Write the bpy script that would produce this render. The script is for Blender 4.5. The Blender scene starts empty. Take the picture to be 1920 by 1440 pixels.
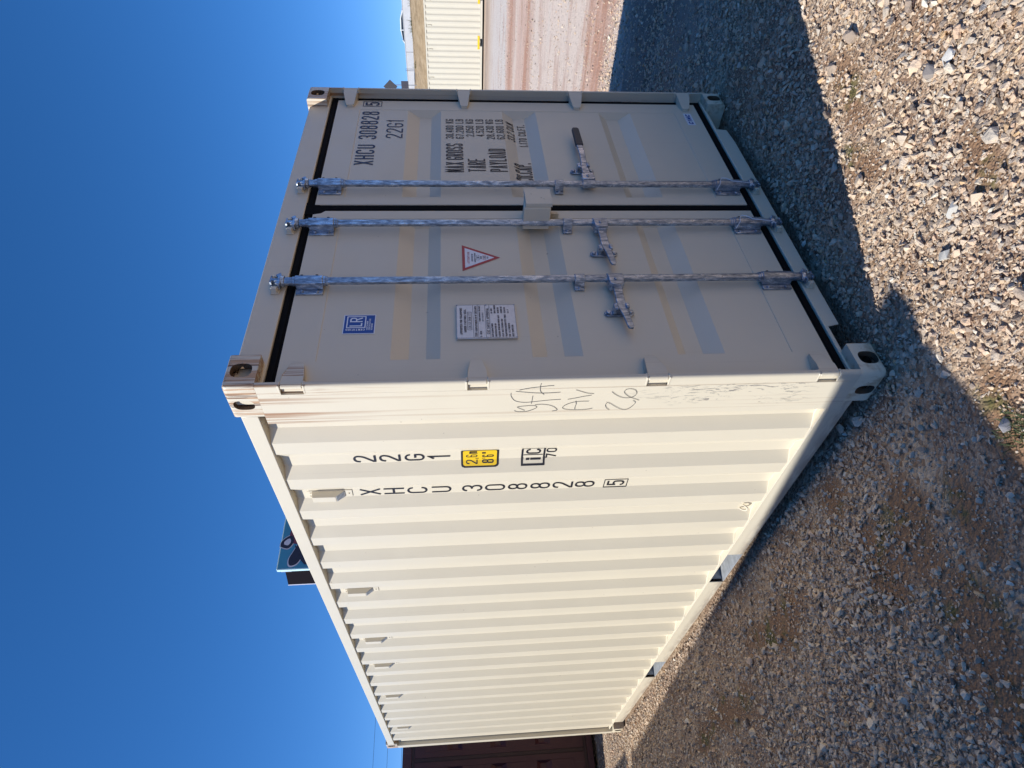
import bpy, bmesh, math, random
import numpy as np
from mathutils import Matrix, Vector

random.seed(7)
RNG = np.random.default_rng(11)
SC = bpy.context.scene
COL = SC.collection

# ------------------------------------------------------------------ camera
cd = bpy.data.cameras.new('camera')
cam = bpy.data.objects.new('camera', cd)
COL.objects.link(cam)
RX = Vector((-0.071415, -0.047288, -0.996325))
RY = Vector((-0.757136, 0.652842, 0.023285))
RZ = Vector((0.649342, 0.756016, -0.082426))
m = Matrix.Identity(4)
for i in range(3):
    m[i][0] = RX[i]; m[i][1] = -RY[i]; m[i][2] = -RZ[i]
m[0][3], m[1][3], m[2][3] = -1.57713, -1.81712, 1.72120
cam.matrix_world = m
cd.sensor_width = 36.0
cd.lens = 36.0 * 1190.29 / 1920.0
cd.clip_start = 0.05
cd.clip_end = 6000
SC.camera = cam

# ------------------------------------------------------------------ light
SUN_EL = math.radians(39.0)
SUN_AZ = math.atan2(0.386, -0.922)          # direction towards the sun in the ground plane
w = bpy.data.worlds.new('World'); SC.world = w
w.use_nodes = True
nt = w.node_tree; nt.nodes.clear()
sky = nt.nodes.new('ShaderNodeTexSky'); sky.sky_type = 'NISHITA'
sky.sun_disc = False
sky.sun_elevation = SUN_EL
sky.sun_rotation = math.pi / 2 - SUN_AZ
sky.altitude = 600.0
sky.air_density = 0.56
sky.dust_density = 0.06
sky.ozone_density = 6.0
bg = nt.nodes.new('ShaderNodeBackground'); bg.inputs['Strength'].default_value = 0.15
out = nt.nodes.new('ShaderNodeOutputWorld')
hs = nt.nodes.new('ShaderNodeHueSaturation'); hs.inputs['Saturation'].default_value = 1.28
gm = nt.nodes.new('ShaderNodeGamma'); gm.inputs['Gamma'].default_value = 0.82
nt.links.new(sky.outputs[0], gm.inputs['Color']); nt.links.new(gm.outputs[0], hs.inputs['Color'])
tn = nt.nodes.new('ShaderNodeMix'); tn.data_type = 'RGBA'; tn.blend_type = 'MULTIPLY'; tn.inputs[0].default_value = 1.0; tn.inputs[7].default_value = (1.04, 1.0, 1.10, 1)
nt.links.new(hs.outputs[0], tn.inputs[6]); nt.links.new(tn.outputs[2], bg.inputs[0]); nt.links.new(bg.outputs[0], out.inputs[0])

sl = bpy.data.lights.new('sun', 'SUN'); sl.energy = 4.0; sl.angle = math.radians(0.53)
sl.color = (1.0, 0.98, 0.935)
so = bpy.data.objects.new('sun', sl); COL.objects.link(so)
sd = Vector((math.cos(SUN_EL) * math.cos(SUN_AZ), math.cos(SUN_EL) * math.sin(SUN_AZ), math.sin(SUN_EL)))
so.rotation_euler = sd.to_track_quat('Z', 'Y').to_euler()
so.location = (-20, 10, 30)

SC.view_settings.view_transform = 'Standard'
SC.view_settings.look = 'None'
SC.view_settings.gamma = 1.0
SC.view_settings.exposure = 0.42
try: SC.view_settings.use_curve_mapping = False
except Exception: pass
SC.render.engine = 'CYCLES'
SC.cycles.max_bounces = 6
SC.cycles.diffuse_bounces = 4
SC.cycles.use_denoising = True

# ------------------------------------------------------------------ material helpers
def new_mat(name):
    M = bpy.data.materials.new(name); M.use_nodes = True
    t = M.node_tree; b = t.nodes['Principled BSDF']
    return M, t, b

def N(t, kind, **kw):
    n = t.nodes.new(kind)
    for k, v in kw.items():
        if k in n.inputs.keys(): n.inputs[k].default_value = v
        else: setattr(n, k, v)
    return n

def ramp(t, src, stops, interp='LINEAR'):
    r = t.nodes.new('ShaderNodeValToRGB'); r.color_ramp.interpolation = interp
    e = r.color_ramp.elements
    while len(e) < len(stops): e.new(0.5)
    for x, (p, c) in zip(e, stops):
        x.position = p
        x.color = c if len(c) == 4 else (*c, 1)
    if src is not None: t.links.new(src, r.inputs[0])
    return r

def mapped(t, scale, loc=(0, 0, 0), coord='Object'):
    tc = t.nodes.new('ShaderNodeTexCoord'); mp = t.nodes.new('ShaderNodeMapping')
    mp.inputs['Scale'].default_value = scale; mp.inputs['Location'].default_value = loc
    t.links.new(tc.outputs[coord], mp.inputs['Vector'])
    return mp.outputs[0]

def noise(t, vec, scale, detail=4, rough=0.55, dist=0.0):
    n = N(t, 'ShaderNodeTexNoise', Scale=scale, Detail=detail, Roughness=rough, Distortion=dist)
    if vec is not None: t.links.new(vec, n.inputs['Vector'])
    return n.outputs['Fac']

def mixc(t, fac, a, b, mode='MIX'):
    x = t.nodes.new('ShaderNodeMix'); x.data_type = 'RGBA'; x.blend_type = mode; x.clamp_factor = True
    for sock, v in ((x.inputs[0], fac), (x.inputs[6], a), (x.inputs[7], b)):
        if hasattr(v, 'is_linked'): t.links.new(v, sock)
        elif isinstance(v, (int, float)): sock.default_value = v
        else: sock.default_value = (*v, 1) if len(v) == 3 else v
    return x.outputs[2]

def mth(t, op, a, b=None, clamp=False):
    x = t.nodes.new('ShaderNodeMath'); x.operation = op; x.use_clamp = clamp
    for s, v in ((x.inputs[0], a), (x.inputs[1], b)):
        if v is None: continue
        if hasattr(v, 'is_linked'): t.links.new(v, s)
        else: s.default_value = v
    return x.outputs[0]

def smooth(t, v, a, b):
    x = t.nodes.new('ShaderNodeMapRange'); x.interpolation_type = 'SMOOTHSTEP'
    t.links.new(v, x.inputs[0]); x.inputs[1].default_value = a; x.inputs[2].default_value = b
    return x.outputs[0]

def bump(t, b, h, strength, dist=0.01):
    n = N(t, 'ShaderNodeBump', Strength=strength, Distance=dist)
    t.links.new(h, n.inputs['Height']); t.links.new(n.outputs[0], b.inputs['Normal'])

def plain(name, col, rough=0.5, metal=0.0, var=0.08, nscale=25, bmp=0.0, spec=None):
    M, t, b = new_mat(name)
    v = mapped(t, (1, 1, 1))
    n = noise(t, v, nscale, 5)
    lo = tuple(c * (1 - var) for c in col); hi = tuple(min(1, c * (1 + var)) for c in col)
    r = ramp(t, n, [(0.3, lo), (0.7, hi)])
    t.links.new(r.outputs[0], b.inputs['Base Color'])
    b.inputs['Roughness'].default_value = rough; b.inputs['Metallic'].default_value = metal
    if spec is not None: b.inputs['Specular IOR Level'].default_value = spec
    if bmp:
        bump(t, b, noise(t, v, nscale * 6, 3), bmp, 0.002)
    return M

CREAM = (0.695, 0.622, 0.480)
def paint(name, col, dirt=0.25, kind=None):
    M, t, b = new_mat(name)
    v = mapped(t, (1, 1, 1))
    big = noise(t, v, 1.7, 5, 0.6)
    c = ramp(t, big, [(0.3, tuple(x * 0.965 for x in col)), (0.7, col)]).outputs[0]
    # faint vertical run marks and dust
    vs = mapped(t, (30, 30, 0.4))
    st = noise(t, vs, 2.2, 6, 0.65)
    sm = smooth(t, st, 0.60, 0.72)
    c = mixc(t, mth(t, 'MULTIPLY', sm, dirt), c, (0.52, 0.44, 0.34))
    sep = t.nodes.new('ShaderNodeSeparateXYZ')
    tc = t.nodes.new('ShaderNodeTexCoord'); t.links.new(tc.outputs['Object'], sep.inputs[0])
    # small chips
    sp = noise(t, mapped(t, (1, 1, 1), (3.1, 0, 0)), 38, 2, 0.5)
    c = mixc(t, mth(t, 'MULTIPLY', smooth(t, sp, 0.765, 0.79), 0.55), c, (0.33, 0.27, 0.2))
    if kind == 'post':
        # rust runs from the top casting, scuffs low on the post
        run = noise(t, mapped(t, (55, 55, 0.9), (0.3, 0.1, 0)), 1.0, 5, 0.6, 0.5)
        zt = smooth(t, mth(t, 'ADD', sep.outputs[2], mth(t, 'MULTIPLY', noise(t, mapped(t, (30, 30, 0.2)), 1.0, 2), 0.9)), 2.45, 3.05)
        rm = mth(t, 'MULTIPLY', smooth(t, run, 0.50, 0.57), zt)
        c = mixc(t, mth(t, 'MULTIPLY', rm, 0.85), c, (0.33, 0.15, 0.055))
        fine = noise(t, mapped(t, (70, 70, 0.35), (5, 2, 0)), 1.0, 4, 0.6, 0.3)
        c = mixc(t, mth(t, 'MULTIPLY', smooth(t, fine, 0.615, 0.635), 0.28), c, (0.4, 0.27, 0.17))
        zl = mth(t, 'MULTIPLY', smooth(t, sep.outputs[2], 0.22, 0.42), mth(t, 'SUBTRACT', 1.0, smooth(t, sep.outputs[2], 0.65, 1.15)))
        yl = mth(t, 'MULTIPLY', smooth(t, sep.outputs[1], 0.04, 0.06), mth(t, 'SUBTRACT', 1.0, smooth(t, sep.outputs[1], 0.17, 0.19)))
        sc1 = noise(t, mapped(t, (1, 70, 14), (0, 1, 2)), 1.0, 6, 0.72, 0.8)
        sc2 = noise(t, mapped(t, (1, 8, 3), (0, 4, 1)), 1.0, 3, 0.5)
        sm2 = mth(t, 'MULTIPLY', mth(t, 'MULTIPLY', smooth(t, sc1, 0.535, 0.575), smooth(t, sc2, 0.42, 0.52)), mth(t, 'MULTIPLY', zl, yl))
        c = mixc(t, mth(t, 'MULTIPLY', sm2, 0.75), c, (0.14, 0.13, 0.13))
    if kind == 'cast':
        run = noise(t, mapped(t, (60, 60, 1.4), (0.2, 0.7, 0)), 1.0, 5, 0.65, 0.4)
        c = mixc(t, mth(t, 'MULTIPLY', smooth(t, run, 0.44, 0.56), 0.75), c, (0.45, 0.22, 0.08))
        run2 = noise(t, mapped(t, (90, 90, 2.0), (1.2, 2.7, 0)), 1.0, 4, 0.65, 0.4)
        c = mixc(t, mth(t, 'MULTIPLY', smooth(t, run2, 0.555, 0.60), 0.85), c, (0.13, 0.06, 0.03))
    if kind == 'lowcast':
        bl = noise(t, v, 16, 5, 0.65)
        c = mixc(t, mth(t, 'MULTIPLY', smooth(t, bl, 0.46, 0.66), 0.7), c, (0.42, 0.30, 0.16))
    if kind == 'rail':
        bl = noise(t, mapped(t, (6, 3, 14)), 1.6, 6, 0.7)
        low = mth(t, 'SUBTRACT', 1.0, smooth(t, sep.outputs[2], 0.07, 0.14))
        c = mixc(t, mth(t, 'MULTIPLY', mth(t, 'MULTIPLY', smooth(t, bl, 0.34, 0.60), low), 0.8), c, (0.34, 0.28, 0.22))
    t.links.new(c, b.inputs['Base Color'])
    rr = ramp(t, noise(t, v, 9, 4), [(0.3, (0.36,) * 3), (0.7, (0.5,) * 3)])
    t.links.new(rr.outputs[0], b.inputs['Roughness'])
    b.inputs['Specular IOR Level'].default_value = 0.4
    h = mth(t, 'ADD', mth(t, 'MULTIPLY', noise(t, v, 240, 2), 0.15), mth(t, 'MULTIPLY', noise(t, v, 3.0, 2), 1.6))
    bump(t, b, h, 0.22, 0.006)
    return M

M_CREAM = paint('cream_container_paint', CREAM, 0.20)
M_POST = paint('cream_post_paint', CREAM, 0.12, 'post')
M_CAST = paint('cream_rusty_casting_paint', CREAM, 0.15, 'cast')
M_LOWCAST = paint('cream_soiled_casting_paint', (0.76, 0.69, 0.53), 0.2, 'lowcast')
M_RAIL = paint('cream_rail_paint', CREAM, 0.12, 'rail')
M_BROWN = paint('oxide_brown_paint', (0.085, 0.026, 0.028), 0.06)
M_BROWNSEAL = paint('oxide_brown_seal', (0.05, 0.02, 0.018), 0.0)
M_WHITE = paint('white_container_paint', (0.60, 0.56, 0.45), 0.08)
M_GREYBLUE = paint('dull_blue_container_paint', (0.08, 0.14, 0.22), 0.12)
M_RUBBER = plain('door_gasket_rubber', (0.007, 0.007, 0.0075), 0.85, 0, 0.2, 40, 0.05, spec=.08)
M_GRIP = plain('handle_grip_vinyl', (0.05, 0.045, 0.042), 0.6, 0, 0.1, 60)
M_BLACK = plain('black_marking_film', (0.015, 0.014, 0.02), 0.45, 0, 0.05)
M_MARK = plain('marker_pen_ink', (0.06, 0.06, 0.065), 0.6, 0, 0.2, 200)
M_NAVY = plain('navy_marking_film', (0.012, 0.014, 0.05), 0.45, 0, 0.05)
M_YEL = plain('yellow_decal', (0.80, 0.52, 0.02), 0.4, 0, 0.03)
M_RED = plain('red_decal', (0.42, 0.03, 0.035), 0.4, 0, 0.03)
M_DECALW = plain('white_decal', (0.80, 0.81, 0.84), 0.4, 0, 0.02)
M_BLUE = plain('blue_decal', (0.012, 0.06, 0.30), 0.35, 0, 0.04)
M_ALU = plain('aluminium_plate', (0.66, 0.65, 0.64), 0.42, 0.35, 0.06, 60)
M_INK = plain('plate_ink', (0.09, 0.08, 0.085), 0.5, 0, 0.1)
M_GREYPLATE = plain('grey_pocket_steel', (0.44, 0.46, 0.48), 0.5, 0.15, 0.2, 30)
M_CASTIN = plain('casting_inside_rust', (0.12, 0.075, 0.045), 0.9, 0, 0.35, 30)
M_DARK = plain('dark_underside_steel', (0.03, 0.03, 0.03), 0.8)
M_FLOORWOOD = plain('container_underside', (0.02, 0.018, 0.016), 0.9)

def galvanized():
    M, t, b = new_mat('galvanised_steel')
    v = mapped(t, (1, 1, 1))
    n1 = noise(t, mapped(t, (60, 60, 16)), 1.6, 5, 0.6, 0.3)
    c = ramp(t, n1, [(0.30, (0.13, 0.16, 0.20)), (0.5, (0.34, 0.39, 0.46)), (0.68, (0.72, 0.77, 0.83))])
    t.links.new(c.outputs[0], b.inputs['Base Color'])
    b.inputs['Metallic'].default_value = 0.72
    r = ramp(t, n1, [(0.3, (0.42,) * 3), (0.7, (0.24,) * 3)])
    t.links.new(r.outputs[0], b.inputs['Roughness'])
    bump(t, b, mth(t, 'ADD', n1, noise(t, v, 90, 3)), 0.2, 0.003)
    return M
M_GALV = galvanized()

# ------------------------------------------------------------------ mesh helpers
class MB:
    def __init__(s): s.v = []; s.f = []; s.mi = []
    def add(s, vs, fs, mi=0):
        o = len(s.v); s.v += [tuple(x) for x in vs]
        s.f += [tuple(o + i for i in f) for f in fs]; s.mi += [mi] * len(fs)
    def box(s, x0, x1, y0, y1, z0, z1, mi=0):
        vs = [(x0, y0, z0), (x1, y0, z0), (x1, y1, z0), (x0, y1, z0), (x0, y0, z1), (x1, y0, z1), (x1, y1, z1), (x0, y1, z1)]
        s.add(vs, [(0, 3, 2, 1), (4, 5, 6, 7), (0, 1, 5, 4), (1, 2, 6, 5), (2, 3, 7, 6), (3, 0, 4, 7)], mi)
    def prism(s, poly, a0, a1, axis, mi=0):
        """extrude a closed 2-D polygon along an axis (x: poly=(y,z), y: poly=(x,z), z: poly=(x,y))"""
        def P(q, a):
            return {'x': (a, q[0], q[1]), 'y': (q[0], a, q[1]), 'z': (q[0], q[1], a)}[axis]
        n = len(poly)
        area = sum(poly[i][0] * poly[(i + 1) % n][1] - poly[(i + 1) % n][0] * poly[i][1] for i in range(n))
        pl = list(poly) if (area > 0) != (axis == 'y') else list(reversed(poly))
        vs = [P(q, a0) for q in pl] + [P(q, a1) for q in pl]
        fs = [tuple(reversed(range(n))), tuple(range(n, 2 * n))]
        fs += [(i, (i + 1) % n, n + (i + 1) % n, n + i) for i in range(n)]
        s.add(vs, fs, mi)
    def cyl(s, p0, p1, r0, r1=None, n=14, mi=0, caps=True):
        r1 = r0 if r1 is None else r1
        p0 = Vector(p0); p1 = Vector(p1); d = (p1 - p0).normalized()
        u = d.orthogonal().normalized(); q = d.cross(u)
        ring = lambda c, r: [c + u * (r * math.cos(2 * math.pi * i / n)) + q * (r * math.sin(2 * math.pi * i / n)) for i in range(n)]
        vs = ring(p0, r0) + ring(p1, r1)
        fs = [(i, (i + 1) % n, n + (i + 1) % n, n + i) for i in range(n)]
        if caps: fs += [tuple(reversed(range(n))), tuple(range(n, 2 * n))]
        s.add(vs, fs, mi)
    def tube(s, pts, r, n=8, mi=0):
        pts = [Vector(p) for p in pts]; rings = []
        u = None
        for i, p in enumerate(pts):
            d = (pts[min(i + 1, len(pts) - 1)] - pts[max(i - 1, 0)]).normalized()
            u = d.orthogonal().normalized() if u is None else (u - d * u.dot(d)).normalized()
            q = d.cross(u); rr = r[i] if hasattr(r, '__len__') else r
            rings.append([p + u * (rr * math.cos(2 * math.pi * k / n)) + q * (rr * math.sin(2 * math.pi * k / n)) for k in range(n)])
        vs = [v for R in rings for v in R]; fs = []
        for i in range(len(pts) - 1):
            for k in range(n):
                a = i * n + k; b2 = i * n + (k + 1) % n
                fs.append((a, b2, b2 + n, a + n))
        fs += [tuple(reversed(range(n))), tuple(range(len(vs) - n, len(vs)))]
        s.add(vs, fs, mi)
    def build(s, name, mats, parent=None, bevel=0.0, seg=2, smooth=None, label=None):
        me = bpy.data.meshes.new(name)
        me.from_pydata(s.v, [], s.f)
        if not isinstance(mats, (list, tuple)): mats = [mats]
        for x in mats: me.materials.append(x)
        if len(mats) > 1: me.polygons.foreach_set('material_index', s.mi)
        o = bpy.data.objects.new(name, me); COL.objects.link(o)
        if parent is not None: o.parent = parent
        if bevel:
            bv = o.modifiers.new('bevel', 'BEVEL'); bv.width = bevel; bv.segments = seg
            bv.limit_method = 'ANGLE'; bv.angle_limit = math.radians(35)
        if smooth or bevel:
            me.polygons.foreach_set('use_smooth', [True] * len(me.polygons))
            me.set_sharp_from_angle(angle=math.radians(smooth or 30))
        if label: o['label'] = label
        return o

def empty(name, loc=(0, 0, 0), rz=0.0, label=None, cat=None, group=None):
    o = bpy.data.objects.new(name, None); COL.objects.link(o)
    o.location = loc; o.rotation_euler = (0, 0, rz); o.empty_display_size = 0.2
    tag(o, label, cat, group)
    return o

def tag(o, label=None, cat=None, group=None, kind=None):
    if label: o['label'] = label
    if cat: o['category'] = cat
    if group: o['group'] = group
    if kind: o['kind'] = kind
    return o

# value noise for geometry
_perm = np.random.default_rng(3).random((256, 256))
def vnoise(x, y):
    xi = np.floor(x).astype(int); yi = np.floor(y).astype(int)
    fx = x - xi; fy = y - yi
    fx = fx * fx * (3 - 2 * fx); fy = fy * fy * (3 - 2 * fy)
    g = lambda a, b: _perm[a % 256, b % 256]
    return (g(xi, yi) * (1 - fx) * (1 - fy) + g(xi + 1, yi) * fx * (1 - fy) + g(xi, yi + 1) * (1 - fx) * fy + g(xi + 1, yi + 1) * fx * fy)
def fbm(x, y, o=4):
    s = 0; a = 0.5
    for i in range(o):
        s = s + a * (vnoise(x * 2 ** i + 17 * i, y * 2 ** i + 5 * i) - 0.5); a *= 0.5
    return s

# ------------------------------------------------------------------ container pieces
L20, W, H20 = 6.058, 2.438, 2.591

def rounded(p, dims, r):
    q = [max(p[i], r) for i in range(3)]
    d = Vector(p) - Vector(q); l = d.length
    if l > r: d = d * (r / l)
    return Vector(q) + d

def casting(name, corner, sx, sy, sz, mat, parent, r, top):
    """hollow corner casting, outer corner at local 0,0,0; holes in the -x, -y and outer z faces"""
    D = (0.162, 0.178, 0.118)
    T = 0.028
    vs, fs = [], []; dk = []
    def ringface(A, B, ca, cb, ha, hb, P, flip, tlist):
        ang = sorted(set([2 * math.pi * i / 32 for i in range(32)] + [math.atan2(y - cb, x - ca) % (2 * math.pi) for x in (0, A) for y in (0, B)]))
        loops = [[] for _ in tlist]
        for a in ang:
            c, s_ = math.cos(a), math.sin(a)
            tt = min([((A - ca) / c if c > 1e-9 else (-ca / c if c < -1e-9 else 9)), ((B - cb) / s_ if s_ > 1e-9 else (-cb / s_ if s_ < -1e-9 else 9))])
            hr = ((abs(c) / ha) ** 2.8 + (abs(s_) / hb) ** 2.8) ** (-1 / 2.8)
            for L, t in zip(loops, tlist):
                rr = tt + (hr - tt) * t
                L.append((ca + c * rr, cb + s_ * rr))
        n = len(ang); o = len(vs)
        for L in loops:
            for q in L: vs.append(P(q[0], q[1]))
        for j in range(len(loops) - 1):
            for i in range(n):
                f = (o + j * n + i, o + j * n + (i + 1) % n, o + (j + 1) * n + (i + 1) % n, o + (j + 1) * n + i)
                fs.append(tuple(reversed(f)) if flip else f)
        return loops[-1]
    specs = [  # plane fn, dims, hole
        (lambda a, b, d: (d, a, b), D[1], D[2], 0.108, 0.058, 0.0265, 0.039, 0),     # -x face (y,z)
        (lambda a, b, d: (a, d, b), D[0], D[2], 0.083, 0.058, 0.034, 0.040, 1),      # -y face (x,z)
        (lambda a, b, d: (a, b, d), D[0], D[1], 0.081, 0.09, 0.032, 0.062, 2),       # z face (x,y)
    ]
    rnd_to = None
    for fn, A, B, ca, cb, ha, hb, ax in specs:
        flip = ax == 1
        o0 = len(vs)
        lastl = ringface(A, B, ca, cb, ha, hb, lambda a, b: fn(a, b, 0.0), not flip, [0, .1, .22, .4, .7, 1.0])
        for i in range(o0, len(vs)): vs[i] = tuple(rounded(vs[i], D, r))
        # tube
        dark0 = len(fs)
        n = len(lastl); o = len(vs)
        for d in (0.0, T):
            for q in lastl: vs.append(fn(q[0], q[1], d))
        for i in range(n):
            f = (o + i, o + (i + 1) % n, o + n + (i + 1) % n, o + n + i)
            fs.append(f if flip else tuple(reversed(f)))
        # inner wall
        ringface(A, B, ca, cb, ha, hb, lambda a, b: fn(max(a, T), max(b, T), T), flip, [0, 1.0])
        dk += list(range(dark0, len(fs)))
    # closed back faces
    def grid(A, B, P, flip):
        def br(Lx): return [0, r * .3, r * .65, r, Lx / 2, Lx - r, Lx - r * .65, Lx - r * .3, Lx]
        a_, b_ = br(A), br(B); o = len(vs); nb = len(b_)
        for a in a_:
            for b in b_: vs.append(tuple(rounded(P(a, b), D, r)))
        for i in range(len(a_) - 1):
            for j in range(nb - 1):
                f = (o + i * nb + j, o + (i + 1) * nb + j, o + (i + 1) * nb + j + 1, o + i * nb + j + 1)
                fs.append(tuple(reversed(f)) if flip else f)
    grid(D[1], D[2], lambda a, b: (D[0], a, b), False)
    grid(D[0], D[2], lambda a, b: (a, D[1], b), True)
    grid(D[0], D[1], lambda a, b: (a, b, D[2]), False)
    # inner back faces of the cavity
    o = len(vs)
    for P in ([(D[0] - T, 0.02, 0.02), (D[0] - T, D[1] - .02, 0.02), (D[0] - T, D[1] - .02, D[2] - .015), (D[0] - T, 0.02, D[2] - .015)],
              [(.02, D[1] - T, .02), (D[0] - .02, D[1] - T, .02), (D[0] - .02, D[1] - T, D[2] - .015), (.02, D[1] - T, D[2] - .015)],
              [(.02, .02, D[2] - .016), (D[0] - .02, .02, D[2] - .016), (D[0] - .02, D[1] - .02, D[2] - .016), (.02, D[1] - .02, D[2] - .016)]):
        o = len(vs); vs += P; fs.append((o, o + 1, o + 2, o + 3)); dk.append(len(fs) - 1)
    b = MB()
    fl = sx * sy * sz < 0
    b.add([(corner[0] + sx * p[0], corner[1] + sy * p[1], corner[2] + sz * p[2]) for p in vs],
          [tuple(reversed(f)) for f in fs] if fl else fs)
    for i in dk: b.mi[i] = 1
    return b.build(name, [mat, M_CASTIN], parent, smooth=40)

# side wall profile: depth of the sheet behind the rail face as a function of y
P0, PITCH = 0.310, 0.278
DO, DI = 0.008, 0.044
def prof(L):
    pts = [(0.225, DI)]
    k = 0
    while P0 + PITCH * k + 0.21 < L - 0.15:
        y = P0 + PITCH * k
        pts += [(y, DI), (y + .062, DO), (y + .140, DO), (y + .208, DI)]
        k += 1
    pts.append((L - 0.09, DI))
    return pts
SIDEPROF = prof(L20)
SPY = np.array([q[0] for q in SIDEPROF]); SPD = np.array([q[1] for q in SIDEPROF])
def side_depth(y): return float(np.interp(y, SPY, SPD))

def side_panel(parent, mat, L, H, x, sgn, z0=0.165, label=None):
    pr = prof(L); b = MB()
    vs = []
    for y, d in pr: vs += [(x + sgn * d, y, z0), (x + sgn * d, y, H - 0.062)]
    fs = [(2 * i, 2 * i + 1, 2 * i + 3, 2 * i + 2) if sgn > 0 else (2 * i, 2 * i + 2, 2 * i + 3, 2 * i + 1) for i in range(len(pr) - 1)]
    b.add(vs, fs)
    # the inner skin so that the wall has thickness
    vs2 = [(v[0] + sgn * 0.004, v[1], v[2]) for v in vs]
    b.add(vs2, [tuple(reversed(f)) for f in fs])
    o = b.build('side_panel', mat, parent, bevel=0.006, seg=2, smooth=25)
    return o

DOORY = 0.055
CORR = [(1.795, 1.855, 1.925, 1.995), (1.213, 1.283, 1.355, 1.422), (0.614, 0.692, 0.766, 0.815)]
CDEP = 0.037
def door_spec(left):
    return (0.061, 1.195, 0.172, 1.128) if left else (1.250, 2.374, 1.318, 2.262)
ZD0, ZD1 = 0.173, 2.424
def door_depth(x, z, left, off=0.0):
    xl, xr, a, b_ = door_spec(left); e = 0.030
    d = 0.0
    if a < x < b_ and 0.325 < z < 2.285: d = 0.003
    for z0, z1, z2, z3 in CORR:
        z0 += off; z1 += off; z2 += off; z3 += off
        if z0 < z < z3 and a < x < b_:
            f = min(1.0, (z - z0) / (z1 - z0), (z3 - z) / (z3 - z2), (x - a) / e, (b_ - x) / e)
            d = 0.003 + (CDEP - 0.003) * max(0, f)
    return d

def door_sheet(b, left, H):
    off = 0.0; top = H - 0.167
    xl, xr, a, b_ = door_spec(left); e = 0.030
    xs = [xl, a - .001, a + .001, a + e, b_ - e, b_ - .001, b_ + .001, xr]
    zs = [ZD0, .324, .326]
    for c in reversed(CORR): zs += list(c)
    zs += [2.284, 2.286, top]
    def dep(i, j):
        x, z = xs[i], zs[j]
        if i in (0, 1, 6, 7) or j in (0, 1, len(zs) - 1, len(zs) - 2): return 0.0
        if i in (3, 4):
            for c in CORR:
                if abs(z - c[1]) < 1e-6 or abs(z - c[2]) < 1e-6: return CDEP
        return 0.003
    nz = len(zs); o = len(b.v)
    vs = [(x, DOORY + dep(i, j), z) for i, x in enumerate(xs) for j, z in enumerate(zs)]
    fs = []
    for i in range(len(xs) - 1):
        for j in range(nz - 1):
            q = (i * nz + j, (i + 1) * nz + j, (i + 1) * nz + j + 1, i * nz + j + 1)
            ds = [vs[k][1] for k in q]
            hi = [k for k in range(4) if ds[k] > DOORY + 0.02]
            if len(hi) == 1:                      # corner of a pressed channel: split from the deep vertex
                k = hi[0]
                q = q[k:] + q[:k]
                fs += [(q[0], q[1], q[2]), (q[0], q[2], q[3])]
            else: fs.append(q)
    b.add(vs, fs)
    # leaf edges: returns going back to the gasket
    for x0, x1 in ((xl, xl + .0015), (xr - .0015, xr)): b.box(x0, x1, DOORY + .001, DOORY + .05, ZD0, top)
    b.box(xl, xr, DOORY + .001, DOORY + .05, ZD0, ZD0 + .0015)
    b.box(xl, xr, DOORY + .001, DOORY + .05, top - .0015, top)

def pocket_rail(parent, mat, L, x, sgn, pockets):
    """bottom side rail with the fork pocket openings left out"""
    b = MB()
    cuts = [0.178]
    for a, c in pockets: cuts += [a, c]
    cuts.append(L - 0.46 if L < 7 else L - 0.178)
    def X(d0, d1): return (x + sgn * d0, x + sgn * d1) if sgn > 0 else (x + sgn * d1, x + sgn * d0)
    for i in range(0, len(cuts), 2):
        x0, x1 = X(0.008, 0.014); b.box(x0, x1, cuts[i] + (.051 if i == 0 else 0), cuts[i + 1], 0.068, 0.166)
        if i == 0: b.box(x0, x1, cuts[i] + .001, cuts[i] + .051, 0.068, 0.1175)
        x0, x1 = X(0.0141, 0.06); b.box(x0, x1, cuts[i], cuts[i + 1], 0.068, 0.074)
    x0, x1 = X(0.002, 0.075); b.box(x0, x1, 0.2285, L - 0.178, 0.1661, 0.172)
    o = b.build('bottom_side_rail', mat, parent, bevel=0.0015, seg=2)
    return o

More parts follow.
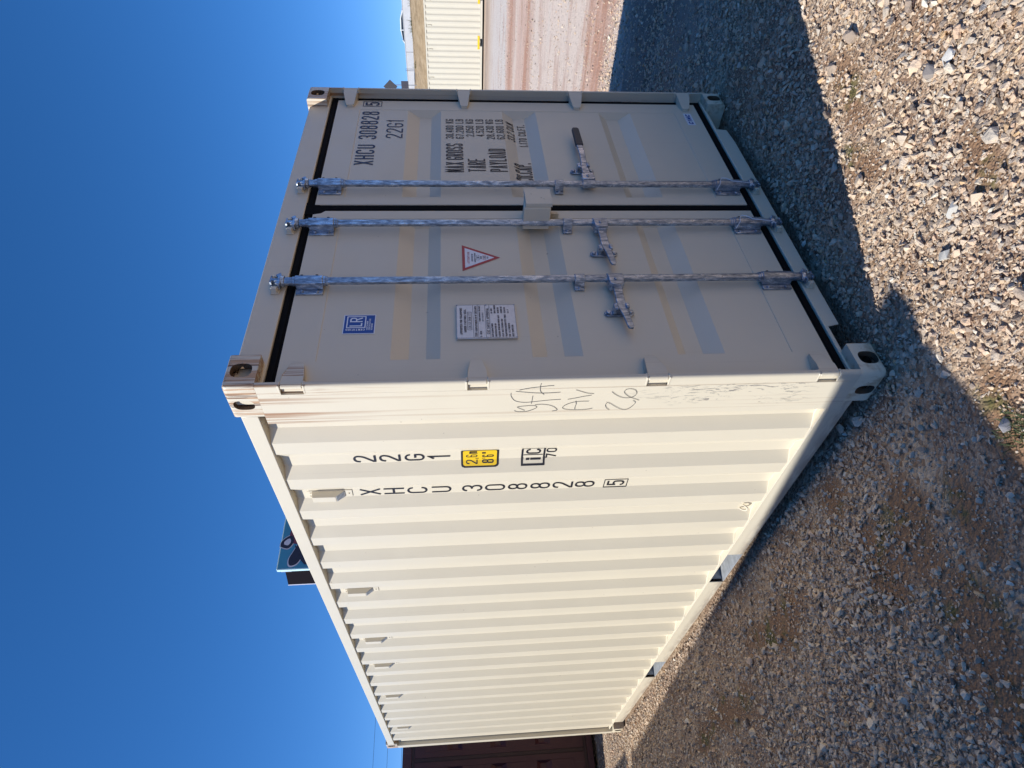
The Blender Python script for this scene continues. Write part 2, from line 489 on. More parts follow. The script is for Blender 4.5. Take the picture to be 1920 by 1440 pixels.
def container(name, label, loc, rz, L=L20, H=H20, paints=None, pockets=None, doors=True, cat='shipping container', group=None, tri=True):
    P = dict(body=M_CREAM, post=M_CREAM, cast=M_CREAM, low=M_CREAM, rail=M_CREAM, gasket=M_RUBBER)
    if paints is not None: P.update(paints)
    root = empty(name, loc, rz, label, cat, group)
    pockets = pockets or [(1.63, 2.02), (3.61, 4.03)]
    for sx, x in ((1, 0), (-1, W)):
        for sy, y in ((1, 0), (-1, L)):
            casting('corner_casting', (x, y, 0), sx, sy, 1, P['low'], root, 0.024, False)
            casting('corner_casting', (x, y, H + .005), sx, sy, -1, P['cast'], root, 0.012, True)
    zp0, zp1 = 0.118, H - 0.113
    # door-end posts: outer flange, front lip and a return, with hinge recesses on the flange side
    hz = [(0.207, 0.289), (0.905, 0.989), (1.614, 1.691), (2.304, 2.388)]
    if H > 2.7: hz = [(a * H / H20, c * H / H20) for a, c in hz]
    for sx, x in ((1, 0), (-1, W)):
        b = MB()
        def X(d0, d1): return (x + sx * d0, x + sx * d1) if sx > 0 else (x + sx * d1, x + sx * d0)
        zs = [zp0] + [q for ab in hz for q in ab] + [zp1]
        for i in range(len(zs) - 1):
            rec = i % 2 == 1
            y0 = 0.030 if rec else 0.0
            # 14-mm rounded nose on the plain lengths
            if rec:
                x0, x1 = X(0.013, 0.019); b.box(x0, x1, y0, 0.075, zs[i], zs[i + 1])
                x0, x1 = X(0.0061, 0.0129); b.box(x0, x1, 0.0521, 0.056, zs[i], zs[i + 1])
            else:
                r = 0.014
                arc = [(r - r * math.cos(t), r - r * math.sin(t)) for t in [math.pi / 2 * k / 5 for k in range(6)]]
                poly = arc + [(0.020, 0.0), (0.021, 0.005), (0.019, 0.008), (0.019, 0.075), (0.013, 0.075), (0.013, 0.016), (0.008, 0.018), (0.006, 0.0518), (0.0, 0.0518)]
                b.prism([(x + sx * q[0], q[1]) for q in poly], zs[i], zs[i + 1], 'z')
        x0, x1 = X(0.0, 0.006); b.box(x0, x1, 0.052, 0.228, zp0, zp1)
        # inner channel back to the side wall
        x0, x1 = X(0.006, 0.05); b.box(x0, x1, 0.2215, 0.2275, zp0, zp1)
        x0, x1 = X(0.0131, 0.0189); b.box(x0, x1, 0.0751, 0.13, zp0, zp1)
        b.build('corner_post', P['post'], root, bevel=0.0012, seg=2, smooth=40)
        b = MB(); x0, x1 = X(0.0, 0.10); b.box(x0, x1, L - 0.085, L - 0.001, zp0, zp1)
        b.build('corner_post', P['body'], root, bevel=0.006)
        b = MB(); x0, x1 = X(0.0, 0.062); b.box(x0, x1, 0.178, L - 0.178, H - 0.088, H - 0.02)
        b.build('top_side_rail', P['body'], root, bevel=0.004)
        side_panel(root, P['body'], L, H, x, sx)
        pocket_rail(root, P['rail'], L, x, sx, pockets)
    # roof and floor
    b = MB()
    n = int((L - 0.2) / 0.209); vs = []; fs = []
    for i in range(n):
        y = 0.10 + i * (L - 0.2) / n; s = (L - 0.2) / n
        for yy, zz in ((y, -.030), (y + s * .28, -.030), (y + s * .38, -.012), (y + s * .82, -.012)):
            vs += [(0.06, yy, H + zz), (W - 0.06, yy, H + zz)]
    vs += [(0.06, L - .1, H - .03), (W - .06, L - .1, H - .03)]
    for i in range(len(vs) // 2 - 1): fs.append((2 * i, 2 * i + 1, 2 * i + 3, 2 * i + 2))
    b.add(vs, fs)
    b.build('roof_panel', P['body'], root)
    b = MB(); b.box(0.05, W - 0.05, 0.07, L - 0.05, 0.135, 0.16)
    k = 0.6
    while k < L - .4:
        if not any(a - .1 < k < c + .1 for a, c in pockets): b.box(0.05, W - .05, k, k + .045, 0.075, 0.134)
        k += 0.3
    b.build('floor', M_FLOORWOOD, root)
    for a, c in pockets:
        b = MB(); b.box(0.012, W - 0.012, a + .003, c - .003, 0.064, 0.070)
        b.box(0.03, W - .03, a - .004, a + .0025, 0.0705, 0.160); b.box(0.03, W - .03, c - .0025, c + .004, 0.0705, 0.160)
        b.build('fork_pocket', M_GREYPLATE, root)
    # front wall (far end)
    b = MB(); pr = [(0.1, .04)]
    y = 0.14
    while y < W - .3:
        pr += [(y, .05), (y + .06, .012), (y + .14, .012), (y + .20, .05)]; y += .25
    pr.append((W - .1, .05))
    vs = []
    for q, d in pr: vs += [(q, L - d, .16), (q, L - d, H - .08)]
    b.add(vs, [(2 * i, 2 * i + 2, 2 * i + 3, 2 * i + 1) for i in range(len(pr) - 1)])
    b.build('end_wall', P['body'], root)
    b = MB(); b.box(.162, W - .162, L - .07, L - .006, H - .12, H - .01); b.build('end_header', P['body'], root, bevel=.004)
    b = MB(); b.box(.162, W - .162, L - .07, L - .006, .03, .16); b.build('end_sill', P['body'], root, bevel=.004)
    # door header and sill
    b = MB(); b.box(0.0195, W - 0.0195, 0.050, 0.13, H - 0.125, H - 0.006)
    b.build('door_header', P['body'], root, bevel=0.004)
    b = MB()
    b.prism([(.163, .108), (.318, .108), (.330, .055), (1.895, .040), (2.045, .050), (2.052, .110), (W - .163, .108), (W - .0195, .119), (W - .0195, .1265), (.0195, .1265), (.0195, .119)], 0.050, 0.056, 'y')
    b.box(.037, W - .037, 0.0561, 0.16, 0.112, 0.1264)
    b.build('door_sill', P['body'], root, bevel=0.003)
    b = MB(); b.box(.10, W - .10, .16, .17, 0.05, .135)
    b.build('sill_back_plate', M_DARK, root)
    # doors
    doorparts = []
    for left in (True, False):
        b = MB(); door_sheet(b, left, H)
        d = b.build('door', P['body'], root, bevel=0.0, smooth=7)
        doorparts.append(d)
    # gaskets
    g = 0.061; top = H - 0.167
    b = MB()
    b.box(0.0195, W - 0.0195, g, g + .03, top + .001, H - 0.126)
    b.box(0.0195, W - 0.0195, g, g + .03, 0.128, ZD0 - .001)
    b.box(0.0192, 0.0605, g + .001, g + .031, 0.128, H - .126)
    b.box(2.3745, W - 0.0192, g + .001, g + .031, 0.128, H - .126)
    b.box(1.1955, 1.2495, g - .002, g + .02, ZD0 - .003, top + .003)
    b.box(1.205, 1.240, g - .006, g - .0021, ZD0, top)
    b.box(0.06, W - .06, g - .004, g - .0001, top + .012, H - .138)
    b.box(0.06, W - .06, g - .004, g - .0001, .138, ZD0 - .012)
    b.build('door_gasket', P['gasket'], root, bevel=0.003, seg=2)
    b = MB(); b.box(0.06, W - .06, .12, .14, .16, H - .13); b.build('door_inner_lining', M_DARK, root)
    return root, doorparts

# ------------------------------------------------------------------ stroke lettering
S = {}
def G(ch, *strokes): S[ch] = strokes
r_, s_ = 'r', 's'
G('0', ('rc', [(0, 0), (0, 1), (1, 1), (1, 0)]))
G('O', ('rc', [(0, 0), (0, 1), (1, 1), (1, 0)]))
G('D', ('s', [(.5, 0), (0, 0), (0, 1), (.5, 1)]), ('r', [(.5, 1), (1, 1), (1, 0), (.5, 0)]))
G('1', ('s', [(.2, .82), (.55, 1), (.55, 0)]))
G('2', ('r', [(0, .72), (0, 1), (1, 1), (1, .62), (.0, .08)]), ('s', [(0, .05), (0, 0), (1, 0)]))
G('3', ('r', [(0, .78), (0, 1), (1, 1), (1, .52), (.4, .52)]), ('r', [(.4, .52), (1, .52), (1, 0), (0, 0), (0, .24)]))
G('4', ('s', [(.72, 0), (.72, 1), (0, .28), (1, .28)]))
G('5', ('s', [(.95, 1), (.08, 1), (.05, .56)]), ('r', [(.05, .56), (.2, .64), (1, .64), (1, 0), (0, 0), (0, .2)]))
G('6', ('r', [(.95, .8), (.95, 1), (0, 1), (0, 0), (1, 0), (1, .56), (0, .56)]))
G('7', ('s', [(0, 1), (1, 1), (.35, 0)]))
G('8', ('rc', [(0, 0), (0, .53), (1, .53), (1, 0)]), ('rc', [(.06, .53), (.06, 1), (.94, 1), (.94, .53)]))
G('9', ('r', [(.05, .2), (.05, 0), (1, 0), (1, 1), (0, 1), (0, .44), (1, .44)]))
G('A', ('s', [(0, 0), (.5, 1), (1, 0)]), ('s', [(.17, .32), (.83, .32)]))
G('B', ('s', [(.5, 0), (0, 0), (0, 1), (.5, 1)]), ('r', [(.5, 1), (.94, 1), (.94, .53), (.1, .53)]), ('r', [(.5, .53), (1, .53), (1, 0), (.5, 0)]))
G('C', ('r', [(1, .74), (1, 1), (0, 1), (0, 0), (1, 0), (1, .26)]))
G('E', ('s', [(1, 1), (0, 1), (0, 0), (1, 0)]), ('s', [(.06, .52), (.85, .52)]))
G('F', ('s', [(1, 1), (0, 1), (0, 0)]), ('s', [(.06, .52), (.85, .52)]))
G('G', ('r', [(1, .74), (1, 1), (0, 1), (0, 0), (1, 0), (1, .46)]), ('s', [(1, .46), (.55, .46)]))
G('H', ('s', [(0, 0), (0, 1)]), ('s', [(1, 0), (1, 1)]), ('s', [(.05, .52), (.95, .52)]))
G('I', ('s', [(.5, 0), (.5, 1)]))
G('K', ('s', [(0, 0), (0, 1)]), ('s', [(1, 1), (.08, .42)]), ('s', [(.35, .6), (1, 0)]))
G('L', ('s', [(0, 1), (0, 0), (1, 0)]))
G('M', ('s', [(0, 0), (0, 1), (.5, .25), (1, 1), (1, 0)]))
G('N', ('s', [(0, 0), (0, 1), (1, 0), (1, 1)]))
G('P', ('s', [(0, 0), (0, 1), (.5, 1)]), ('r', [(.5, 1), (1, 1), (1, .46), (.06, .46)]))
G('Q', ('rc', [(0, 0), (0, 1), (1, 1), (1, 0)]), ('s', [(.6, .25), (1, -.05)]))
G('R', ('s', [(0, 0), (0, 1), (.5, 1)]), ('r', [(.5, 1), (1, 1), (1, .48), (.06, .48)]), ('s', [(.5, .46), (1, 0)]))
G('S', ('r', [(1, .76), (1, 1), (0, 1), (0, .55), (1, .48), (1, 0), (0, 0), (0, .24)]))
G('T', ('s', [(0, 1), (1, 1)]), ('s', [(.5, .96), (.5, 0)]))
G('U', ('r', [(0, 1), (0, 0), (1, 0), (1, 1)]))
G('V', ('s', [(0, 1), (.5, 0), (1, 1)]))
G('X', ('s', [(0, 0), (1, 1)]), ('s', [(0, 1), (1, 0)]))
G('Y', ('s', [(0, 1), (.5, .48), (1, 1)]), ('s', [(.5, .46), (.5, 0)]))
G('.', ('s', [(.2, 0), (.2, .09)]))
G(',', ('s', [(.3, .08), (.15, -.12)]))
G("'", ('s', [(.4, 1), (.4, .78)]))
G('"', ('s', [(.2, 1), (.2, .78)]), ('s', [(.7, 1), (.7, .78)]))
G('i', ('s', [(.5, 0), (.5, .64)]), ('s', [(.5, .84), (.5, .97)]))
G('c', ('r', [(1, .5), (1, .68), (0, .68), (0, 0), (1, 0), (1, .18)]))
G('m', ('s', [(0, 0), (0, .68)]), ('r', [(0, .55), (.1, .68), (.5, .68), (.5, 0)]), ('r', [(.5, .55), (.6, .68), (1, .68), (1, 0)]))

def fillet(pts, r, closed):
    n = len(pts); outp = []
    for i in range(n):
        p = Vector(pts[i])
        if not closed and i in (0, n - 1): outp.append(p); continue
        a = Vector(pts[i - 1]); c = Vector(pts[(i + 1) % n])
        da = a - p; dc = c - p
        rr = min(r, da.length * .5 if (closed or i > 1) else da.length * .98, dc.length * .5 if (closed or i < n - 2) else dc.length * .98)
        p0 = p + da.normalized() * rr; p1 = p + dc.normalized() * rr
        for k in range(7):
            t = k / 6
            outp.append(p0 * (1 - t) ** 2 + p * 2 * t * (1 - t) * 0.88 + (p0 + p1) * .5 * 2 * t * (1 - t) * 0.12 + p1 * t * t)
    return outp

def resample(pts, closed, step):
    outp = []; n = len(pts)
    for i in range(n if closed else n - 1):
        a, c = pts[i], pts[(i + 1) % n]
        k = max(1, int(math.ceil((c - a).length / step)))
        outp += [a + (c - a) * (j / k) for j in range(k)]
    if not closed: outp.append(pts[-1])
    o2 = [outp[0]]
    for q in outp[1:]:
        if (q - o2[-1]).length > 1e-6: o2.append(q)
    if closed and len(o2) > 1 and (o2[0] - o2[-1]).length < 1e-6: o2.pop()
    return o2

def ribbon(vs, fs, pts, wd, closed, lvl):
    n = len(pts); o = len(vs)
    for i in range(n):
        p = pts[i]
        if closed: a, c = pts[i - 1], pts[(i + 1) % n]
        else: a, c = pts[max(0, i - 1)], pts[min(n - 1, i + 1)]
        d1 = (p - a); d2 = (c - p)
        if d1.length < 1e-9: d1 = d2
        if d2.length < 1e-9: d2 = d1
        d1 = d1.normalized(); d2 = d2.normalized()
        n1 = Vector((-d1.y, d1.x)); n2 = Vector((-d2.y, d2.x))
        mm = n1 + n2
        mm = n1 if mm.length < 1e-6 else mm.normalized()
        k = wd / 2 / max(0.35, mm.dot(n1))
        vs.append((p.x + mm.x * k, p.y + mm.y * k, lvl)); vs.append((p.x - mm.x * k, p.y - mm.y * k, lvl))
    for i in range(n if closed else n - 1):
        j = (i + 1) % n
        fs.append((o + 2 * i, o + 2 * i + 1, o + 2 * j + 1, o + 2 * j))

def glyph_strokes(vs, fs, ch, x, y, w_, h, wd, step):
    lv = 0
    ii = wd / 2
    for kind, pts in S.get(ch, ()):
        q = [Vector((x + ii + p[0] * (w_ - wd), y + ii + p[1] * (h - wd))) for p in pts]
        closed = kind.endswith('c')
        if kind[0] == 'r': q = fillet(q, min(w_ - wd, h * .5) * 0.5, closed)
        else:
            if not closed and len(q) > 1:
                e = (q[0] - q[1]).normalized() * ii * .98; q[0] = q[0] + e
                e = (q[-1] - q[-2]).normalized() * ii * .98; q[-1] = q[-1] + e
        q = resample(q, closed, step)
        ribbon(vs, fs, q, wd, closed, lv * 0.00025); lv += 1

def text2d(txt, x0, x1, y0, y1, wd, space=0.45, gap=0.28, step=0.006):
    """lettering laid out to fill the rectangle; returns verts(x,y,level), faces"""
    h = y1 - y0
    units = 0
    for i, ch in enumerate(txt):
        units += space if ch == ' ' else (0.3 if ch in ".,'1I" and ch not in '1I' else (0.55 if ch in '1I' else 1.0))
        if i < len(txt) - 1: units += gap
    uw = (x1 - x0) / units
    vs, fs = [], []; x = x0
    for ch in txt:
        cw = uw * (space if ch == ' ' else (0.3 if ch in ".,'" else (0.55 if ch in '1I' else 1.0)))
        if ch != ' ': glyph_strokes(vs, fs, ch, x, y0, cw, h, min(wd, cw * .8 if ch not in '.,' else wd), step)
        x += cw + uw * gap
    return vs, fs

def frame2d(x0, x1, y0, y1, wd):
    vs, fs = [], []
    ribbon(vs, fs, resample([Vector(p) for p in ((x0, y0), (x1, y0), (x1, y1), (x0, y1))], True, .02), wd, True, 0)
    return vs, fs

class Flat:
    """flat print laid on the door (kind 'door') or on the side wall (kind 'side')"""
    def __init__(s, kind, left=True, off=0.0018): s.kind = kind; s.left = left; s.off = off; s.b = MB()
    def put(s, vf, lift=0.0, mi=0):
        vs, fs = vf; P = []
        for v in vs:
            l = s.off + lift + v[2]
            if s.kind == 'door': P.append((v[0], DOORY + door_depth(v[0], v[1], s.left) - l, v[1]))
            elif s.kind == 'side': P.append((side_depth(-v[0]) - l, -v[0], v[1]))
            elif s.kind == 'post': P.append((-l, -v[0], v[1]))
        s.b.add(P, fs, mi)
    def rect(s, x0, x1, y0, y1, lift=0.0, mi=0, nx=1, ny=1):
        vs = []; fs = []
        for i in range(nx + 1):
            for j in range(ny + 1): vs.append((x0 + (x1 - x0) * i / nx, y0 + (y1 - y0) * j / ny, 0))
        for i in range(nx):
            for j in range(ny):
                a = i * (ny + 1) + j; fs.append((a, a + ny + 1, a + ny + 2, a + 1))
        s.put((vs, fs), lift, mi)
    def poly(s, pts, lift=0.0, mi=0): s.put(([(p[0], p[1], 0) for p in pts], [tuple(range(len(pts)))]), lift, mi)
    def text(s, t, x0, x1, y0, y1, wd, lift=0.0, mi=0, **k): s.put(text2d(t, x0, x1, y0, y1, wd, **k), lift, mi)

# ------------------------------------------------------------------ the main container
main, (door_l, door_r) = container(
    'shipping_container', 'large cream container with three lock bars, marker writing and rust on its post', (0, 0, 0), 0.0,
    paints=dict(post=M_POST, cast=M_CAST, low=M_LOWCAST, rail=M_RAIL))

# rubber lug over the door joint at the header
b = MB()
b.prism([(1.164, 2.424), (1.164, 2.472), (1.250, 2.482), (1.272, 2.468), (1.249, 2.440), (1.2475, 2.40), (1.1985, 2.36), (1.174, 2.385)], 0.0545, 0.0605, 'y')
b.build('gasket_lug', M_RUBBER, main, bevel=.003)

# hinges
HZ = [(0.207, 0.289), (0.905, 0.989), (1.614, 1.691), (2.304, 2.388)]
for left, door in ((True, door_l), (False, door_r)):
    for z0, z1 in HZ:
        b = MB(); zc = (z0 + z1) / 2; h = (z1 - z0) / 2 - .003
        sx = 1 if left else -1; x = 0.0 if left else W
        X = lambda d: x + sx * d
        b.cyl((X(0.013), 0.014, zc - h), (X(0.013), 0.014, zc + h), 0.0125, n=16)
        poly = [(X(0.012), zc - h), (X(0.06), zc - h), (X(0.145), zc - h * .58), (X(0.150), zc - h * .4), (X(0.150), zc + h * .4), (X(0.145), zc + h * .58), (X(0.06), zc + h), (X(0.012), zc + h)]
        vs = []
        def yy(px):
            d = abs(px - x)
            return 0.004 if d < .05 else 0.004 + (d - .05) / .1 * 0.034
        n = len(poly)
        for p in poly: vs.append((p[0], yy(p[0]), p[1]))
        for p in poly: vs.append((p[0], DOORY - .0003 if abs(p[0] - x) > .05 else yy(p[0]) + .02, p[1]))
        fs = [(0, 7, 6, 1), (1, 6, 5, 4, 3, 2)] if left else [(0, 1, 6, 7), (1, 2, 3, 4, 5, 6)]
        fs = [tuple(reversed(f)) for f in fs]
        fs += [(i, (i + 1) % n, n + (i + 1) % n, n + i) if left else (i, n + i, n + (i + 1) % n, (i + 1) % n) for i in range(n)]
        b.add(vs, fs)
        b.build('hinge', M_POST if left else M_CREAM, door, bevel=.002)
        for s2 in (-1, 1):
            bb = MB(); z = zc + s2 * (h + .0065)
            bb.prism([(X(-.0008), .002), (X(.026), .001), (X(.026), .028), (X(.014), .036), (X(-.0008), .046)], z - .0045, z + .0045, 'z')
            bb.build('hinge_lug', M_POST if left else M_CREAM, main, bevel=.0025)

# locking bars
BARX = [0.617, 1.043, 1.388]
for bi, bx in enumerate(BARX):
    by = 0.020
    b = MB(); b.cyl((bx, by, 0.150), (bx, by, 2.45), 0.0168, n=20)
    bar = b.build('locking_bar', M_GALV, main, smooth=40)
    for z0, z1 in ((2.300, 2.420), (0.182, 0.323)):
        b = MB()
        b.cyl((bx, by, z0), (bx, by, z1), 0.0255, n=20)
        s2 = 1
        b.box(bx - .054, bx - .02, 0.044, DOORY - .0005, z0 + .002, z1 - .002)
        b.box(bx + .02, bx + .050, 0.044, DOORY - .0005, z0 + .002, z1 - .002)
        b.prism([(bx - .030, .044), (bx - .0225, .010), (bx + .0225, .010), (bx + .028, .044)], z0 + .002, z1 - .002, 'z')
        for zz in (z0 + .028, z1 - .028):
            b.cyl((bx - .042, .038, zz), (bx - .042, .046, zz), .0085, n=10)
            b.cyl((bx + .040, .038, zz), (bx + .040, .046, zz), .0080, n=10)
        b.build('bar_bracket', M_GALV, bar, bevel=.0025)
        for zz in (z0 + .028, z1 - .028):
            bb = MB(); bb.cyl((bx + .0175, by - .016, zz), (bx + .021, by - .0195, zz), .006, n=10); bb.build('bracket_bolt', M_DARK, bar)
        up = 1 if z0 > 1 else -1
        ze = z1 if up > 0 else z0
        b = MB()
        b.cyl((bx, by, ze), (bx, by, ze + up * .012), .021, n=16)
        inner = z0 if up > 0 else z1
        b.cyl((bx, by, ze + up * .0121), (bx, by, ze + up * .045), .0185, n=16)
        b.cyl((bx, by, ze + up * .0451), (bx, by, ze + up * .062), .023, .026, n=16)
        b.build('bar_end', M_GALV, bar, bevel=.0015, smooth=40)
        b = MB()
        b.cyl((bx, by, inner), (bx, by, inner - up * .010), .023, n=16)
        b.cyl((bx, by, inner - up * .010), (bx, by, inner - up * .018), .0205, n=16)
        b.build('bar_collar', M_GALV, bar, bevel=.0015, smooth=40)
        # cam with two claws
        z = ze + up * .062
        b = MB()
        b.prism([(bx - .040, z), (bx - .026, z + up * .020), (bx - .012, z + up * .012), (bx + .012, z + up * .012), (bx + .026, z + up * .022), (bx + .042, z + up * .004), (bx + .024, z - up * .006), (bx - .022, z - up * .006)], by - .017, by + .015, 'y')
        b.box(bx - .008, bx + .008, by - .013, by + .013, min(z, z + up * .040), max(z, z + up * .040))
        b.prism([(bx - .020, z + up * .034), (bx + .024, z + up * .034), (bx + .028, z + up * .044), (bx - .018, z + up * .046)], by - .012, by + .013, 'y')
        b.build('bar_cam', M_GALV, bar, bevel=.003)
        # keeper on header or sill
        b = MB(); zk = z + up * .020
        for s2 in (-1, 1):
            b.prism([(bx + s2 * .030, zk - up * .012), (bx + s2 * .050, zk - up * .006), (bx + s2 * .046, zk + up * .020), (bx + s2 * .030, zk + up * .013)], 0.018, 0.0497, 'y')
        b.box(bx - .05, bx + .05, .043, .0496, min(zk - up * .014, zk + up * .024), max(zk - up * .014, zk + up * .024))
        b.build('cam_keeper', M_CREAM, main, bevel=.003)
    b = MB()
    z0, z1 = 1.150, 1.195
    b.cyl((bx, by, z0), (bx, by, z1), 0.022, n=18)
    b.box(bx - .046, bx - .016, 0.045, DOORY - .0005, z0, z1)
    b.prism([(bx - .030, .045), (bx - .0205, .012), (bx + .0205, .012), (bx + .026, .045)], z0, z1, 'z')
    b.box(bx + .016, bx + .05, 0.045, DOORY - .0005, z0, z1)
    b.cyl((bx - .036, .039, (z0 + z1) / 2), (bx - .036, .047, (z0 + z1) / 2), .008, n=10)
    b.build('bar_guide', M_GALV, bar, bevel=.002)
    # handle hub, handle and catch
    s2 = 1 if bi == 2 else -1
    zc = 1.012
    b = MB()
    b.cyl((bx, by, zc - .036), (bx, by, zc + .036), .0225, n=16)
    b.prism([(bx + s2 * .010, zc - .034), (bx + s2 * .064, zc - .030), (bx + s2 * .070, zc - .02), (bx + s2 * .070, zc + .024), (bx + s2 * .062, zc + .034), (bx + s2 * .010, zc + .036)], -.008, .036, 'y')
    b.cyl((bx + s2 * .036, -.013, zc + .004), (bx + s2 * .036, -.007, zc + .004), .0085, n=10)
    b.build('handle_hub', M_GALV, bar, bevel=.003)
    if bi < 2:
        x0 = bx - .062; x1 = 0.705 if bi == 1 else 0.285
        path = [(x0, .012, zc, .021), (x0 - .06, .012, zc + .002, .019), (x0 - .11, .010, zc + .004, .020), (x0 - .15, .014, zc, .019), (x0 - .19, .010, zc - .004, .015), (x1 + .012, .012, zc - .012, .014), (x1, .013, zc - .013, .009)]
    else:
        x0 = bx + .066; x1 = 1.765
        path = [(x0, .012, zc, .021), (x0 + .08, .014, zc + .002, .019), (x0 + .13, .010, zc + .000, .016), (x0 + .19, .002, zc - .001, .016), (x1 - .07, .000, zc + .000, .017), (x1, .002, zc + .002, .017)]
    b = MB(); vs = []; fs = []; th = .0055
    for px, py, pz, hw in path:
        vs += [(px, py - th, pz - hw), (px, py + th, pz - hw), (px, py + th, pz + hw), (px, py - th, pz + hw)]
    for i in range(len(path) - 1):
        for k in range(4):
            f = (4 * i + k, 4 * i + (k + 1) % 4, 4 * i + 4 + (k + 1) % 4, 4 * i + 4 + k)
            fs.append(tuple(reversed(f)) if s2 > 0 else f)
    fs += [(0, 3, 2, 1), tuple(4 * (len(path) - 1) + k for k in range(4))]
    b.add(vs, fs); b.build('handle', M_GALV, bar, bevel=.0025)
    if bi == 2:
        b = MB(); hw = .0215
        b.prism([(1.752, zc - hw), (1.932, zc - hw + .002), (1.945, zc - hw + .010), (1.945, zc + hw - .006), (1.932, zc + hw), (1.752, zc + hw + .001)], -.0085, .012, 'y')
        b.build('handle_grip', M_GRIP, bar, bevel=.005, seg=3)
    xk = [0.417, 0.830, 1.556][bi]
    b = MB(); n = 10; poly = []
    for k in range(n + 1): a = math.pi * k / n; poly.append((xk + .0185 * math.cos(a), 1.068 + .0185 * math.sin(a)))
    for k in range(n + 1): a = math.pi + math.pi * k / n; poly.append((xk + .0185 * math.cos(a), .973 + .0185 * math.sin(a)))
    b.prism(poly, .0455, DOORY - .0005, 'y')
    b.prism([(xk - .016, 1.052), (xk + .016, 1.052), (xk + .013, 1.040), (xk - .013, 1.036)], .004, .0454, 'y')
    b.prism([(xk - .015, .985), (xk + .015, .985), (xk + .015, .996), (xk - .015, .992)], .018, .0454, 'y')
    b.prism([(xk - .015, .985), (xk + .015, .985), (xk + .016, 1.0), (xk - .012, 1.0)], .0, .0179, 'y')
    for zz in (1.070, .971): b.cyl((xk, .036, zz), (xk, .0456, zz), .0105, n=12)
    b.cyl((xk - .020, .012, 1.038), (xk + .020, .012, 1.038), .009, n=10)
    b.build('handle_catch', M_GALV, door_l if bi < 2 else door_r, bevel=.0025)

# seal wires round two lower brackets
for bx, dx in ((1.388, .01), (1.043, .012)):
    b = MB()
    pts = [(bx - .036, .03, .318), (bx - .03, -.004, .306), (bx - .004, -.0085, .300), (bx + .022, -.006, .285), (bx + .016, -.008, .262), (bx - .012, -.0085, .235), (bx - .022, -.010, .190), (bx - .026, -.006, .140), (bx - .030, .008, .108)]
    b.tube(pts, .0022, 6); b.build('seal_wire', M_DECALW, main, smooth=60)

# lock box over the door joint
b = MB()
b.prism([(1.036, 1.262), (1.150, 1.254), (1.150, 1.384), (1.036, 1.394)], -.066, DOORY - .0005, 'y')
lb = b.build('lock_box', M_CREAM, door_l, bevel=.004)
b = MB()
b.box(1.046, 1.172, -.086, -.0665, 1.254, 1.384)
b.box(1.155, 1.172, -.0664, .052, 1.258, 1.380)
b.cyl((1.09, -.0875, 1.29), (1.09, -.0855, 1.29), .006, n=10); b.cyl((1.13, -.0875, 1.35), (1.13, -.0855, 1.35), .004, n=8)
b.build('lock_box_cover', M_CREAM, door_r, bevel=.004)
b = MB(); b.box(1.120, 1.128, .022, DOORY - .0005, 1.205, 1.245); b.box(1.1281, 1.142, .022, .030, 1.205, 1.245)
b.build('seal_tab', M_LOWCAST, door_l, bevel=.001)

# door lettering
f = Flat('door', False)
f.text('XHCU 308828', 1.632, 2.238, 2.164, 2.268, .0115, space=.75, gap=.40)
f.put(frame2d(2.299, 2.361, 2.158, 2.268, .0045)); f.text('5', 2.309, 2.351, 2.170, 2.256, .0115)
f.text('22G1', 1.923, 2.139, 2.016, 2.114, .0095, gap=.36)
f.b.build('number_lettering', M_NAVY, door_r)['kind'] = 'stuff'
f = Flat('door', False)
f.text('MAX GROSS', 1.562, 1.866, 1.669, 1.767, .0098, space=.25, gap=.30)
f.text('TARE', 1.567, 1.700, 1.548, 1.646, .0098, gap=.28)
f.text('PAYLOAD', 1.568, 1.811, 1.428, 1.526, .0098, gap=.30)
f.text('CU.CAP.', 1.525, 1.712, 1.287, 1.384, .0092, gap=.28)
for t, x0, z0 in (('30.480 KG', 1.923, 1.720), ('67.200 LB', 1.923, 1.661), ('2.050 KG', 1.949, 1.601), ('4.520 LB', 1.950, 1.541), ('28.430 KG', 1.921, 1.481), ('62.680 LB', 1.921, 1.421), ('33.2 CU.M', 1.942, 1.357), ('1.170 CU.FT.', 1.895, 1.287)):
    f.text(t, x0, 2.154, z0, z0 + .048, .0058, space=.55, gap=.36, step=.005)
f.b.build('weight_lettering', M_BLACK, door_r)['kind'] = 'stuff'

# red triangle warning decal
f = Flat('door', True)
f.poly([(.914, 1.695), (.722, 1.695), (.818, 1.516)][::-1], 0, 0)
f.poly([(.892, 1.682), (.744, 1.682), (.818, 1.544)][::-1], .0004, 1)
f.text('ATTENTION', .776, .860, 1.660, 1.671, .0022, .0008, 2, gap=.5, step=.02)
f.text('CERTIFIED FOR', .790, .846, 1.645, 1.652, .0017, .0008, 3, step=.02)
f.text('MAXIMUM STACKING', .784, .852, 1.632, 1.639, .0017, .0008, 3, step=.02)
f.put(frame2d(.800, .836, 1.616, 1.627, .0014), .0008, 3); f.text('9', .812, .824, 1.617, 1.626, .002, .0008, 3, step=.02)
f.text('HIGH', .808, .828, 1.603, 1.611, .0018, .0008, 3, step=.02)
f.put(frame2d(.803, .833, 1.584, 1.598, .0014), .0008, 2); f.text('192', .806, .830, 1.586, 1.596, .002, .0008, 3, step=.02)
f.text('KG', .811, .825, 1.572, 1.580, .0018, .0008, 3, step=.02)
f.b.build('warning_decal', [M_RED, M_DECALW, M_RED, M_BLACK], door_l)

